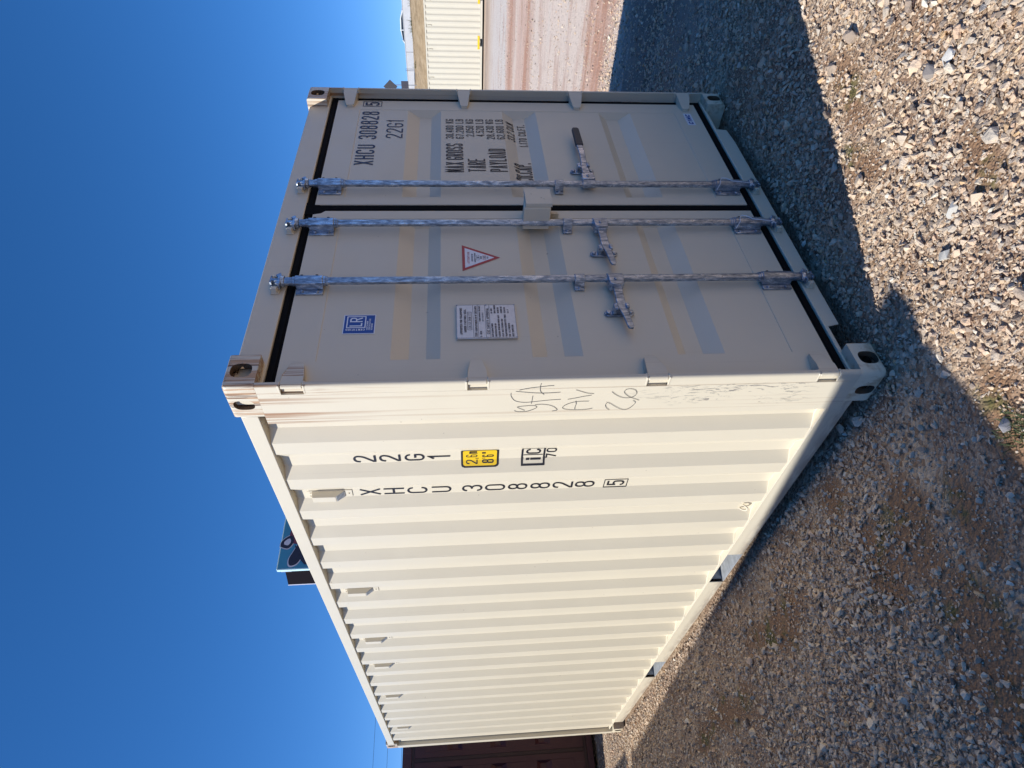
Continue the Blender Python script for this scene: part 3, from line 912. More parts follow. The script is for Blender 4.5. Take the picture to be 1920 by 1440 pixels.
# blue certification decal
f = Flat('door', True)
f.rect(.323, .438, 2.066, 2.199, 0, 1); f.rect(.327, .434, 2.070, 2.195, .0004, 0)
f.put(frame2d(.360, .426, 2.108, 2.183, .0045), .0008, 1)
f.text('L', .367, .387, 2.120, 2.172, .006, .0008, 1, step=.02); f.text('R', .393, .419, 2.120, 2.172, .006, .0008, 1, step=.02)
rot = lambda vf, cx, cy: ([(cx - (v[1]), cy + v[0], v[2]) for v in vf[0]], vf[1])
f.put(rot(text2d('CERTIFIED', 0, .078, 0, .0105, .0022, gap=.35, step=.02), .353, 2.108), .0008, 1)
for k, (t, x1) in enumerate((('CONTAINER', .398), ('CERTIFICATION', .412), ('SCHEME', .384))):
    f.text(t, .345, x1, 2.0955 - k * .0095, 2.1025 - k * .0095, .0016, .0008, 1, step=.02)
f.b.build('certification_decal', [M_BLUE, M_DECALW], door_l)

# CSC plate
pl = MB(); pl.box(.276, .482, DOORY - .0085, DOORY - .0035, 1.474, 1.729)
plate = pl.build('safety_plate', M_ALU, door_l, bevel=.001)
f = Flat('door', True, off=.0122)
def T(t, x0, x1, z0, h, wd=.0022): f.text(t, x0, x1, z0, z0 + h, wd, step=.03)
T('APPROVED FOR TRANSPORT', .300, .462, 1.703, .0105, .0026)
T('UNDER CUSTOMS SEAL', .312, .452, 1.686, .0105, .0026)
f.put(frame2d(.326, .434, 1.664, 1.681, .002)); T('CN 12 308 17', .334, .426, 1.667, .010, .0018)
for z in (1.656, 1.636, 1.604, 1.586): f.rect(.280, .478, z, z + .0016)
T('TYPE', .286, .310, 1.6405, .011); T('MANUFACTURERS NO OF CONTAINER', .316, .470, 1.6405, .010, .0018)
T('OWNER', .284, .318, 1.622, .0085, .0018); T('TIMBER COMPONENT TREATMENT', .376, .472, 1.6255, .007, .0014); T('IM CSIRO', .376, .430, 1.6125, .007, .0014)
T('CSC SAFETY APPROVAL', .300, .460, 1.5895, .0115, .0024)
rows = ('DATE MANUFACTURED', 'IDENTIFICATION NO', 'MAXIMUM OPERATING GROSS MASS', 'ALLOWABLE STACKING LOAD', 'TRANSVERSE RACKING TEST FORCE', 'END WALL STRENGTH', 'NEXT INSPECTION')
for k, t in enumerate(rows): T(t, .284, .284 + .0046 * len(t), 1.574 - k * .0142, .0082, .0018)
for k, t in enumerate(('04 2021', 'XHCU 308828', '30480 KG', '192000 KG', '15240 KG', '0.4 P')): T(t, .425, .425 + .0046 * len(t), 1.574 - k * .0142, .0082, .0018)
for x in (.279, .4785): f.rect(x, x + .0012, 1.477, 1.726)
for z in (1.476, 1.7262): f.rect(.2795, .479, z, z + .0012)
f.b.build('plate_print', M_INK, plate)['kind'] = 'stuff'
b = MB()
for x in (.2795, .4785):
    for z in (1.4775, 1.7255, 1.60): b.cyl((x, DOORY - .0105, z), (x, DOORY - .0083, z), .0035, n=8)
b.build('plate_rivets', M_GALV, plate)['kind'] = 'stuff'

# maker sticker low on the right door
f = Flat('door', False)
f.rect(2.104, 2.252, .224, .274, 0, 1)
def it(vf, z0, k): return ([(v[0] + (v[1] - z0) * k, v[1], v[2]) for v in vf[0]], vf[1])
f.put(it(text2d('CIMC', 2.114, 2.236, .235, .263, .0085, gap=.22, step=.02), .235, .25), .0006, 0)
f.b.build('maker_sticker', [M_BLUE, M_DECALW], door_r)

# side lettering (x axis of the print runs towards -y)
f = Flat('side')
def col(ch, yc, z0, z1, wdt, wd): f.text(ch, -yc - wdt / 2, -yc + wdt / 2, z0, z1, wd)
for ch, z0, z1 in (('X', 2.108, 2.203), ('H', 1.996, 2.092), ('C', 1.886, 1.982), ('U', 1.772, 1.870), ('3', 1.623, 1.721), ('0', 1.513, 1.611), ('8', 1.405, 1.500), ('8', 1.294, 1.391), ('2', 1.182, 1.282), ('8', 1.074, 1.172)):
    col(ch, .832, z0, z1, .052, .0098)
f.put(frame2d(-.866, -.800, .912, 1.026, .0042)); col('5', .832, .926, 1.012, .042, .0098)
for ch, z0, z1 in (('2', 2.098, 2.197), ('2', 1.990, 2.084), ('G', 1.884, 1.973), ('1', 1.770, 1.868)):
    col(ch, .555, z0, z1, .050, .0098)
f.b.build('side_lettering', M_BLACK, main)['kind'] = 'stuff'
f = Flat('side')
f.put(frame2d(-.618, -.508, 1.346, 1.446, .0085))
f.rect(-.566, -.5615, 1.352, 1.440)
f.text('i', -.610, -.575, 1.360, 1.430, .0085); f.text('C', -.556, -.520, 1.362, 1.430, .0085)
f.text('7', -.590, -.560, 1.290, 1.338, .0070); f.text('0', -.548, -.515, 1.290, 1.338, .0070)
f.b.build('railway_mark', M_BLACK, main)['kind'] = 'stuff'
f = Flat('side')
ya, yb = .508, .622
def rrect(x0, x1, y0, y1, r, lift, mi):
    nx = 24; vs = []; fs = []
    xs_ = [x0 + (x1 - x0) * i / nx for i in range(nx + 1)]
    for x in xs_:
        e = min(x - x0, x1 - x); dd = r - math.sqrt(max(0, r * r - (r - e) ** 2)) if e < r else 0
        vs += [(x, y0 + dd, 0), (x, y1 - dd, 0)]
    for i in range(nx): fs.append((2 * i, 2 * i + 2, 2 * i + 3, 2 * i + 1))
    f.put((vs, fs), lift, mi)
rrect(-yb, -ya, 1.552, 1.722, .014, 0, 1)
rrect(-yb + .008, -ya - .007, 1.561, 1.713, .010, .0004, 0)
f.text('2,6m', -yb + .016, -ya - .012, 1.648, 1.700, .0050, .0008, 1, gap=.35)
f.text('8\'6"', -yb + .018, -ya - .018, 1.574, 1.628, .0062, .0008, 1, gap=.35)
f.b.build('height_decal', [M_YEL, M_BLACK], main)

# marker handwriting on the post
INK = [[(0.0713,1.5222),(0.0903,1.5213),(0.1148,1.5094),(0.1261,1.4934),(0.1321,1.4652),(0.1299,1.4343),(0.1251,1.3974),(0.1207,1.3604),(0.1184,1.3217)],
[(0.0913,1.4355),(0.1177,1.4367),(0.142,1.4381)],
[(0.0626,1.5044),(0.0686,1.4692),(0.0751,1.423),(0.0769,1.3769),(0.074,1.328)],
[(0.0561,1.4912),(0.0458,1.4555),(0.0391,1.4106),(0.0346,1.3807),(0.0332,1.3566)],
[(0.0176,1.4078),(0.0382,1.4101),(0.0663,1.4069),(0.0868,1.3913)],
[(0.1816,1.5045),(0.1896,1.4931),(0.1909,1.4647),(0.1866,1.446),(0.1749,1.4248),(0.1638,1.4146),(0.1534,1.4263),(0.1537,1.4545),(0.1574,1.4855),(0.162,1.493),(0.1726,1.4783),(0.1834,1.462)],
[(0.1486,1.4236),(0.1463,1.3956),(0.1524,1.3668),(0.1632,1.3469),(0.1762,1.3346),(0.1865,1.3313),(0.1917,1.3505)],
[(0.0621,1.2678),(0.0724,1.2449),(0.0828,1.2218),(0.0877,1.1931)],
[(0.1194,1.295),(0.1124,1.2646),(0.1039,1.2345),(0.097,1.2011)],
[(0.1342,1.2068),(0.1341,1.2462),(0.1412,1.2768),(0.1551,1.3004),(0.1697,1.3099),(0.1802,1.3008),(0.1862,1.2778),(0.1879,1.2393),(0.1857,1.2075),(0.18,1.1859)],
[(0.1306,1.2608),(0.1495,1.2569),(0.1694,1.2592),(0.1845,1.2582)],
[(0.0779,1.1229),(0.0969,1.104),(0.1122,1.0823),(0.119,1.0589),(0.1164,1.0372),(0.1048,1.0236),(0.088,1.0206),(0.0709,1.0303),(0.063,1.0506),(0.0672,1.067),(0.0813,1.0722),(0.096,1.0632),(0.1137,1.044),(0.1361,1.0014)],
[(0.1932,1.1147),(0.1799,1.1282),(0.162,1.1352),(0.1457,1.1305),(0.1528,1.1166),(0.1712,1.0943),(0.1874,1.0721),(0.1944,1.0514),(0.1864,1.0334),(0.1643,1.0183),(0.1469,1.0153),(0.1365,1.0269)]]
def catmull(P, k=5):
    P = [Vector(p) for p in P]; o = []
    for i in range(len(P) - 1):
        p0 = P[max(0, i - 1)]; p1 = P[i]; p2 = P[i + 1]; p3 = P[min(len(P) - 1, i + 2)]
        for j in range(k):
            t = j / k
            o.append(.5 * ((2 * p1) + (p2 - p0) * t + (2 * p0 - 5 * p1 + 4 * p2 - p3) * t * t + (3 * p1 - p0 - 3 * p2 + p3) * t ** 3))
    o.append(P[-1]); return o
f = Flat('post', off=.0012)
for k, st in enumerate(INK):
    vs, fs = [], []
    ribbon(vs, fs, catmull([(-y, z) for y, z in st]), .0021, False, k * .0001)
    f.put((vs, fs))
f.b.build('marker_writing', M_MARK, main)['kind'] = 'stuff'

# ventilators on the side wall
for k in (0, 4, 7, 9, 12, 16):
    yc = .832 + PITCH * k; x = DI
    b = MB()
    poly = [(yc - .028, 2.238), (yc + .030, 2.240), (yc + .030, 2.440), (yc + .015, 2.452), (yc - .016, 2.450), (yc - .028, 2.438)]
    b.prism(poly, x - .004, x - .0005, 'x')
    o = []
    for (xx, dy, z0, z1) in ((x - .004, .026, 2.272, 2.424), (x - .036, .020, 2.312, 2.418)):
        o += [(xx, yc - dy, z0), (xx, yc + dy, z0), (xx, yc + dy, z1), (xx, yc - dy, z1)]
    b.add(o, [(4, 7, 6, 5), (0, 3, 7, 4), (1, 5, 6, 2), (2, 6, 7, 3), (0, 4, 5, 1)])
    for dz in (2.256, 2.432): b.cyl((x - .008, yc + (.0 if dz < 2.3 else -.013), dz), (x - .004, yc + (.0 if dz < 2.3 else -.013), dz), .005, n=8)
    b.cyl((x - .008, yc + .014, 2.434), (x - .004, yc + .014, 2.434), .005, n=8)
    v = b.build('ventilator', M_CREAM, main, bevel=.0015)
    b = MB()
    for j in range(7):
        t = (j + .5) / 7
        xx = x - .006 - .028 * t; zz = 2.276 + .036 * t
        b.box(xx - .0016, xx + .0016, yc - .0225, yc + .0225, zz - .0040, zz - .0012)
    b.build('ventilator_grille', M_GREYPLATE, v)['kind'] = 'stuff'
# lashing eye at the foot of the wall
b = MB(); yc = 1.108
b.tube([(.036, yc - .022, .240), (.026, yc - .020, .226), (.020, yc - .012, .216), (.018, yc, .214), (.020, yc + .012, .218), (.028, yc + .018, .232), (.040, yc + .020, .244)], .005, 8)
b.build('lashing_eye', M_RAIL, main, smooth=60)

# weld seam with stitch marks along the foot of the wall
b = MB(); pr = SIDEPROF
pts = [(d - .001, y, .1735 + .002 * math.sin(y * 37)) for y, d in pr if y < 5.8]
b.tube(pts, .004, 6); b.build('weld_bead', M_CREAM, main, smooth=60)

# ------------------------------------------------------------------ the other containers
brown = dict(gasket=M_BROWNSEAL, body=M_BROWN, post=M_BROWN, cast=M_BROWN, low=M_BROWN, rail=M_BROWN)
blue = dict(body=M_GREYBLUE, post=M_GREYBLUE, cast=M_GREYBLUE, low=M_GREYBLUE, rail=M_GREYBLUE)
white = dict(body=M_WHITE, post=M_WHITE, cast=M_WHITE, low=M_WHITE, rail=M_WHITE)
container('shipping_container', 'dark red brown container end standing in shade behind the cream container', (-1.04, 7.75, 0.0), 0.0, paints=brown)
ang = math.radians(4.9)
ca, sa = math.cos(ang), math.sin(ang)
cx, cy = -2.69, 1.00
container('shipping_container', 'dull blue container alongside whose shade falls on the gravel', (cx - W * ca, cy - W * sa, 0.0), ang, paints=blue)
container('shipping_container', 'dull blue container standing in line behind the shading one', (-3.13 - W, 7.22, 0.0), math.radians(1.0), paints=blue)
bgc, _ = container('shipping_container', 'long white container in the sun across the gravel yard', (31.95, 3.94, 0.13), 0.0, L=12.192, H=2.896, paints=white,
                pockets=[(4.88, 5.24), (6.95, 7.31)])
b = MB()
for y0 in (4.88, 6.95):
    b.box(-.006, -.001, y0 - .14, y0 + .50, .20, .30)
b.build('yellow_fork_label', M_YEL, bgc)
for y in (6.4, 7.55, 8.9, 10.2, 11.4, 5.2):
    b = MB(); k = round((y - .832) / PITCH); yc = .832 + PITCH * k
    b.prism([(yc - .03, 2.55), (yc + .03, 2.55), (yc + .02, 2.75), (yc - .02, 2.75)], DI - .036, DI - .001, 'x')
    b.build('ventilator', M_WHITE, bgc, bevel=.004)

# ------------------------------------------------------------------ ground
def ground_z(x, y):
    z = 0.12 * np.clip((x - 8) / 22, 0, 1)
    r = np.hypot(x + 1, y)
    z = z + 0.028 * fbm(x * .9, y * .9, 4) * np.clip(1.6 - r / 30, .4, 1) + 0.05 * fbm(x * .25 + 9, y * .25, 3) * np.clip((np.hypot(x - 1.2, y - 3) - 3.8) / 4, 0, 1)
    # flat where the containers stand
    d = np.maximum(np.maximum(-x, x - 2.44), np.maximum(-y, y - 6.06))
    k = np.clip(d / .5, 0, 1)
    return z * k - 0.010 * (1 - k) - 0.004
DIRT = [(-.15, .75, .16, .11), (-.50, .34, .26, .17), (-.56, .60, .17, .13), (-.98, .27, .30, .19), (-.66, -.05, .16, .10), (1.09, -.63, .22, .09), (.77, -.48, .20, .07), (.19, -.80, .16, .10), (-.44, -.33, .15, .08), (1.9, -1.0, .25, .1), (-.45, 1.7, .10, .45), (-.62, 2.9, .12, .7)]
def dirt_mask(x, y):
    m_ = np.zeros_like(x); wx = x + .35 * fbm(x * 3.1, y * 3.1, 4); wy = y + .35 * fbm(x * 3.1 + 50, y * 3.1 + 9, 4)
    for cx, cy, rx, ry in DIRT:
        m_ = np.maximum(m_, np.clip(1.5 - ((wx - cx) / rx) ** 2 - ((wy - cy) / ry) ** 2, 0, 1))
    return m_
def graded(lo, hi, dlo, dhi, s, grow, far0, far1):
    a = list(np.arange(dlo, dhi, s)); st = s; v = dhi
    while v < far1: a.append(v); st *= grow; v += st
    a.append(far1); st = s; v = dlo - s
    while v > far0: a.insert(0, v); st *= grow; v -= st
    a.insert(0, far0); return np.array(a)
gx = graded(0, 0, -2.2, 4.5, .04, 1.09, -900, 1400); gy = graded(0, 0, -2.0, 6.5, .04, 1.09, -900, 1400)
XX, YY = np.meshgrid(gx, gy, indexing='ij')
ZZ = ground_z(XX, YY)
nx, ny = XX.shape
vv = np.stack([XX.ravel(), YY.ravel(), ZZ.ravel()], 1)
ii, jj = np.meshgrid(np.arange(nx - 1), np.arange(ny - 1), indexing='ij')
a = (ii * ny + jj).ravel()
ff = np.stack([a, a + ny, a + ny + 1, a + 1], 1)
me = bpy.data.meshes.new('ground')
me.vertices.add(len(vv)); me.vertices.foreach_set('co', vv.ravel())
me.loops.add(ff.size); me.loops.foreach_set('vertex_index', ff.ravel())
me.polygons.add(len(ff)); me.polygons.foreach_set('loop_start', np.arange(0, ff.size, 4)); me.polygons.foreach_set('loop_total', np.full(len(ff), 4))
me.update(); me.validate()
me.polygons.foreach_set('use_smooth', [True] * len(ff))
da = me.attributes.new('dirt', 'FLOAT', 'POINT'); da.data.foreach_set('value', dirt_mask(vv[:, 0], vv[:, 1]))
ground = bpy.data.objects.new('ground', me); COL.objects.link(ground); ground['kind'] = 'structure'

def ground_mat():
    M, t, b = new_mat('gravel_yard')
    tc = t.nodes.new('ShaderNodeTexCoord'); P = tc.outputs['Object']
    sep = t.nodes.new('ShaderNodeSeparateXYZ'); t.links.new(P, sep.inputs[0])
    x = sep.outputs[0]
    # grit cells
    def vor(scale, feat='F1', out='Color'):
        n = N(t, 'ShaderNodeTexVoronoi', Scale=scale, Randomness=1.0); n.feature = feat
        t.links.new(P, n.inputs['Vector']); return n
    v1 = vor(46); v2 = vor(110); 
    cell = t.nodes.new('ShaderNodeSeparateColor'); t.links.new(v1.outputs['Color'], cell.inputs[0])
    cell2 = t.nodes.new('ShaderNodeSeparateColor'); t.links.new(v2.outputs['Color'], cell2.inputs[0])
    stone = ramp(t, cell.outputs[0], [(0, (.27, .175, .11)), (.25, (.38, .26, .17)), (.5, (.49, .355, .24)), (.75, (.59, .45, .315)), (1, (.68, .54, .39))]).outputs[0]
    grit = ramp(t, cell2.outputs[0], [(0, (.21, .13, .085)), (.5, (.36, .24, .16)), (1, (.52, .39, .28))]).outputs[0]
    nz = noise(t, P, 2.2, 5, 0.6)
    near = mixc(t, smooth(t, nz, .42, .60), grit, stone)
    dirtn = noise(t, mapped(t, (1, 1, 1), (4, 7, 0)), 1.15, 5, .62)
    dirtc = mixc(t, noise(t, P, 60, 4), (.19, .105, .056), (.37, .225, .135))
    near = mixc(t, mth(t, 'MULTIPLY', smooth(t, dirtn, .54, .66), .55), near, dirtc)
    at = t.nodes.new('ShaderNodeAttribute'); at.attribute_name = 'dirt'
    mossy = mixc(t, smooth(t, noise(t, mapped(t, (1, 1, 1), (2, 8, 0)), 5.5, 4, .6), .52, .64), dirtc, (.12, .115, .04))
    near = mixc(t, mth(t, 'MULTIPLY', at.outputs['Fac'], .92), near, mossy)
    # yard beyond: traffic worn bands running along y
    wob = mth(t, 'ADD', x, mth(t, 'ADD', mth(t, 'MULTIPLY', mth(t, 'SUBTRACT', noise(t, mapped(t, (.5, .16, 1)), 1.0, 6, .65), .5), 3.0), mth(t, 'MULTIPLY', mth(t, 'SUBTRACT', noise(t, mapped(t, (5, .9, 1)), 1.0, 4, .6), .5), 1.3)))
    fx = mth(t, 'DIVIDE', wob, 36.0, True)
    pale = (.76, .62, .505); pink = (.70, .50, .39); redd = (.52, .275, .18); grey = (.70, .62, .54); tan = (.60, .46, .34)
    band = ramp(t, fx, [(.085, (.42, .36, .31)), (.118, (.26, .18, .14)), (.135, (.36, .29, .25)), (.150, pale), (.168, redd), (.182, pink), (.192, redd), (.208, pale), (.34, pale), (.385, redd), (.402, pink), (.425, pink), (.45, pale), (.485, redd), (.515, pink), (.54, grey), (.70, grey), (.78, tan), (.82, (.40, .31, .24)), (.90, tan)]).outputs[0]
    band = mixc(t, mth(t, 'MULTIPLY', smooth(t, noise(t, mapped(t, (1.5, .45, 1), (3, 3, 0)), 1.0, 6, .7), .50, .66), .55), band, (.50, .29, .20))
    band = mixc(t, mth(t, 'MULTIPLY', smooth(t, noise(t, mapped(t, (3.2, .5, 1), (8, 1, 0)), 1.0, 6, .7), .55, .68), .6), band, (.72, .63, .54))
    sp = noise(t, P, 16, 5, .75)
    band = mixc(t, mth(t, 'MULTIPLY', smooth(t, sp, .52, .66), .6), band, (.33, .23, .17))
    band = mixc(t, mth(t, 'MULTIPLY', smooth(t, noise(t, mapped(t, (1, 1, 1), (9, 1, 0)), 48, 3, .7), .60, .70), .35), band, (.72, .64, .56))
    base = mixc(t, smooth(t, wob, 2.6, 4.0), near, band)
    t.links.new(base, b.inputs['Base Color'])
    b.inputs['Roughness'].default_value = .95; b.inputs['Specular IOR Level'].default_value = .15
    hh = mth(t, 'ADD', mth(t, 'MULTIPLY', v1.outputs['Distance'], -1.0), mth(t, 'MULTIPLY', v2.outputs['Distance'], -.5))
    hh = mth(t, 'ADD', hh, mth(t, 'MULTIPLY', noise(t, P, 14, 4), .6))
    bump(t, b, hh, .8, .012)
    return M
ground.data.materials.append(ground_mat())

# ------------------------------------------------------------------ gravel
def stone_mat():
    M, t, b = new_mat('crushed_stone')
    oi = t.nodes.new('ShaderNodeObjectInfo')
    c = ramp(t, oi.outputs['Random'], [(0, (.20, .16, .13)), (.10, (.42, .335, .265)), (.25, (.65, .52, .39)), (.45, (.78, .615, .44)), (.58, (.60, .53, .44)), (.7, (.83, .665, .495)), (.82, (.75, .525, .36)), (.9, (.85, .75, .60)), (.955, (.73, .48, .25)), (.975, (.86, .79, .65)), (1, (.88, .82, .69))]).outputs[0]
    tc = t.nodes.new('ShaderNodeTexCoord')
    n = noise(t, tc.outputs['Object'], 1.6, 4, .6)
    c = mixc(t, 1.0, c, ramp(t, n, [(.3, (.78, .76, .74)), (.7, (1.08, 1.06, 1.04))]).outputs[0], 'MULTIPLY')
    dust = noise(t, tc.outputs['Object'], 3.5, 3)
    c = mixc(t, mth(t, 'MULTIPLY', smooth(t, dust, .5, .75), .30), c, (.48, .33, .215))
    t.links.new(c, b.inputs['Base Color'])
    b.inputs['Roughness'].default_value = .85; b.inputs['Specular IOR Level'].default_value = .25
    bump(t, b, noise(t, tc.outputs['Object'], 6, 4), .35, .05)
    return M
M_STONE = stone_mat()

def stone_mesh(seed, flat=0.6, npt=16):
    rg = random.Random(seed); bm = bmesh.new()
    sx, sy, sz = 1, rg.uniform(.6, .9), rg.uniform(flat - .15, flat + .15)
    for i in range(npt):
        z = rg.uniform(-1, 1); a = rg.uniform(0, 6.283); rr = math.sqrt(1 - z * z); k = rg.uniform(.82, 1.0)
        bm.verts.new((sx * rr * math.cos(a) * k * .5, sy * rr * math.sin(a) * k * .5, sz * z * k * .5))
    res = bmesh.ops.convex_hull(bm, input=bm.verts)
    bmesh.ops.delete(bm, geom=[g for g in res['geom_interior'] if isinstance(g, bmesh.types.BMVert)], context='VERTS')
    bmesh.ops.bevel(bm, geom=list(bm.edges), offset=.014, segments=1, affect='EDGES')
    bmesh.ops.recalc_face_normals(bm, faces=bm.faces)
    me = bpy.data.meshes.new('stone'); bm.to_mesh(me); bm.free()
    me.materials.append(M_STONE)
    return me
STONES = [stone_mesh(100 + i, random.uniform(.42, .8), random.choice((8, 9, 11, 13))) for i in range(16)]
scoll = bpy.data.collections.new('gravel_stones')
for i, sm in enumerate(STONES):
    scoll.objects.link(bpy.data.objects.new('stone_%02d' % i, sm))

# scatter: size and density vary with patches, denser close to the camera
def dens_noise(x, y): return fbm(x * 1.15 + 40, y * 1.15 + 3, 4)
CAMX, CAMY = -1.577, -1.817
pts = []
def scatter(n, x0, x1, y0, y1, smin, smax, keep, pw=2.2):
    x = RNG.uniform(x0, x1, n); y = RNG.uniform(y0, y1, n)
    k = keep(x, y)
    m_ = RNG.random(n) < k
    x, y = x[m_], y[m_]
    inside = (x > .03) & (x < 2.40) & (y > .06) & (y < 6.0)
    x, y = x[~inside], y[~inside]
    # only what the frame could see, with a margin
    vx, vy = x - CAMX, y - CAMY
    fw = vx * .6516 + vy * .7586; sd_ = vx * -.757 + vy * .653
    ok = (fw > .2) & (np.abs(sd_) < .66 * fw + .9)
    x, y = x[ok], y[ok]
    s = smin + (smax - smin) * RNG.random(len(x)) ** pw
    pts.append(np.stack([x, y, s], 1))
coarse = lambda x, y: np.clip(.55 + 2.6 * fbm(x * .8 + 2, y * .8 + 11, 3), .06, 1)
thin = lambda x, y: np.clip(.75 + 3.2 * dens_noise(x, y), .10, 1)
nearg = lambda x, y: np.clip(1.9 - np.hypot(x - CAMX, y - CAMY) / 3.2, .25, 1)
nd = lambda x, y: 1 - .78 * dirt_mask(x, y)
scatter(15000, -2.2, 3.4, -2.0, 4.0, .032, .082, lambda x, y: coarse(x, y) * nearg(x, y) * np.where(x - y * .4 > -.25, 1, .30) * nd(x, y), 2.8)
scatter(160000, -2.2, 4.2, -2.0, 7.0, .018, .044, lambda x, y: thin(x, y) * np.clip(nearg(x, y), .55, 1) * nd(x, y), 1.8)
scatter(190000, -2.2, 3.8, -2.0, 5.5, .008, .019, lambda x, y: np.clip(.8 + 1.5 * dens_noise(x, y), .35, 1) * np.clip(nearg(x, y), .4, 1) * (1 - .2 * dirt_mask(x, y)), 1.4)
scatter(42000, 2.4, 6.0, -3, 9, .016, .05, lambda x, y: np.clip(.62 + 2 * fbm(x * 1.5, y * .5, 3), .1, 1), 2.4)
scatter(60000, 5.5, 22, -3, 9, .014, .055, lambda x, y: np.clip(.35 + 2 * fbm(x * 1.5, y * .35, 3), .03, 1) * np.clip(1.4 - x / 18, 0, 1), 2.6)
scatter(34000, -1.8, 1.5, 4.0, 10.0, .016, .036, lambda x, y: thin(x, y), 2)
P = np.concatenate(pts)
n = len(P)
z = ground_z(P[:, 0], P[:, 1]) + P[:, 2] * RNG.uniform(0.0, .34, n)
ROT = np.stack([RNG.normal(0, .38, n), RNG.normal(0, .38, n), RNG.uniform(0, 6.283, n)], 1)
SCL = P[:, 2:3] * np.stack([RNG.uniform(.8, 1.25, n), RNG.uniform(.8, 1.2, n), RNG.uniform(.75, 1.15, n)], 1)
IDX = RNG.integers(0, len(STONES), n).astype(np.int32)
# the stones that show largest are pieces of the ground, each an object of its own; the rest are joined below
q = np.stack([P[:, 0] - CAMX, P[:, 1] - CAMY, z - 1.7212], 1)
dep = q @ np.array(RZ); fu = (q @ np.array(RX)) / dep * 1190.29; fv = (q @ np.array(RY)) / dep * 1190.29
hid = (P[:, 0] > 0) & (P[:, 1] > .2)
px = np.where((dep > .3) & (np.abs(fu) < 955) & (np.abs(fv) < 715) & ~hid, P[:, 2] / dep, 0)
big = np.argsort(-px)[:300]
for i in big:
    o = bpy.data.objects.new('stone', STONES[IDX[i]]); COL.objects.link(o); o.parent = ground
    o.location = (P[i, 0], P[i, 1], z[i]); o.rotation_euler = ROT[i]; o.scale = SCL[i]
rest = np.ones(n, bool); rest[big] = False
P, z, ROT, SCL, IDX = P[rest], z[rest], ROT[rest], SCL[rest], IDX[rest]; n = len(P)
me = bpy.data.meshes.new('gravel')
me.vertices.add(n); me.vertices.foreach_set('co', np.stack([P[:, 0], P[:, 1], z], 1).ravel())
def attr(name, typ, data, key):
    a_ = me.attributes.new(name, typ, 'POINT'); a_.data.foreach_set(key, data.ravel())
attr('rot', 'FLOAT_VECTOR', ROT, 'vector'); attr('scl', 'FLOAT_VECTOR', SCL, 'vector'); attr('idx', 'INT', IDX, 'value')
gravel = bpy.data.objects.new('gravel', me); COL.objects.link(gravel); gravel['kind'] = 'stuff'
gravel['label'] = 'loose crushed grey and tan gravel covering the yard'
ng = bpy.data.node_groups.new('gravel_scatter', 'GeometryNodeTree')
ng.interface.new_socket('Geometry', in_out='INPUT', socket_type='NodeSocketGeometry')
ng.interface.new_socket('Geometry', in_out='OUTPUT', socket_type='NodeSocketGeometry')
gi = ng.nodes.new('NodeGroupInput'); go = ng.nodes.new('NodeGroupOutput')
iop = ng.nodes.new('GeometryNodeInstanceOnPoints'); ci = ng.nodes.new('GeometryNodeCollectionInfo')
ci.inputs['Collection'].default_value = scoll; ci.inputs['Separate Children'].default_value = True; ci.inputs['Reset Children'].default_value = True
iop.inputs['Pick Instance'].default_value = True
def named(nm, ty):
    q = ng.nodes.new('GeometryNodeInputNamedAttribute'); q.data_type = ty; q.inputs['Name'].default_value = nm
    return [o for o in q.outputs if o.enabled and o.name == 'Attribute'][0]
ng.links.new(gi.outputs[0], iop.inputs['Points']); ng.links.new(ci.outputs[0], iop.inputs['Instance'])
ng.links.new(named('idx', 'INT'), iop.inputs['Instance Index'])
ng.links.new(named('rot', 'FLOAT_VECTOR'), iop.inputs['Rotation'])
ng.links.new(named('scl', 'FLOAT_VECTOR'), iop.inputs['Scale'])
ng.links.new(iop.outputs[0], go.inputs[0])
md = gravel.modifiers.new('scatter', 'NODES'); md.node_group = ng

# a few stones large enough to name
def rock(x, y, s, colr, label, seed, flat=.6):
    sm = stone_mesh(seed, flat, 15); sm.materials.clear()
    sm.materials.append(plain('rock_%d' % seed, colr, .85, 0, .15, 30, .3))
    o = bpy.data.objects.new('rock', sm); COL.objects.link(o)
    o.scale = (s, s, s); o.rotation_euler = (random.uniform(-.2, .2), random.uniform(-.2, .2), random.uniform(0, 6))
    o.location = (x, y, float(ground_z(np.array(x), np.array(y))) + s * flat * .30)
    tag(o, label, 'rock', 'larger stones lying on the gravel')
rock(.589, -.965, .085, (.70, .67, .61), 'pale cream stone, brightest of the sunlit gravel', 901)
rock(.640, -.900, .070, (.30, .26, .23), 'brown grey stone beside the pale cream one', 902)
rock(-.478, -.287, .075, (.36, .34, .33), 'grey round stone at the grass tuft', 903)
rock(.20, -.62, .075, (.55, .52, .46), 'flat light stone at the edge of the sunlit gravel', 904, .4)
rock(.10, -.50, .070, (.58, .55, .48), 'tilted whitish stone beside the shade line', 905)

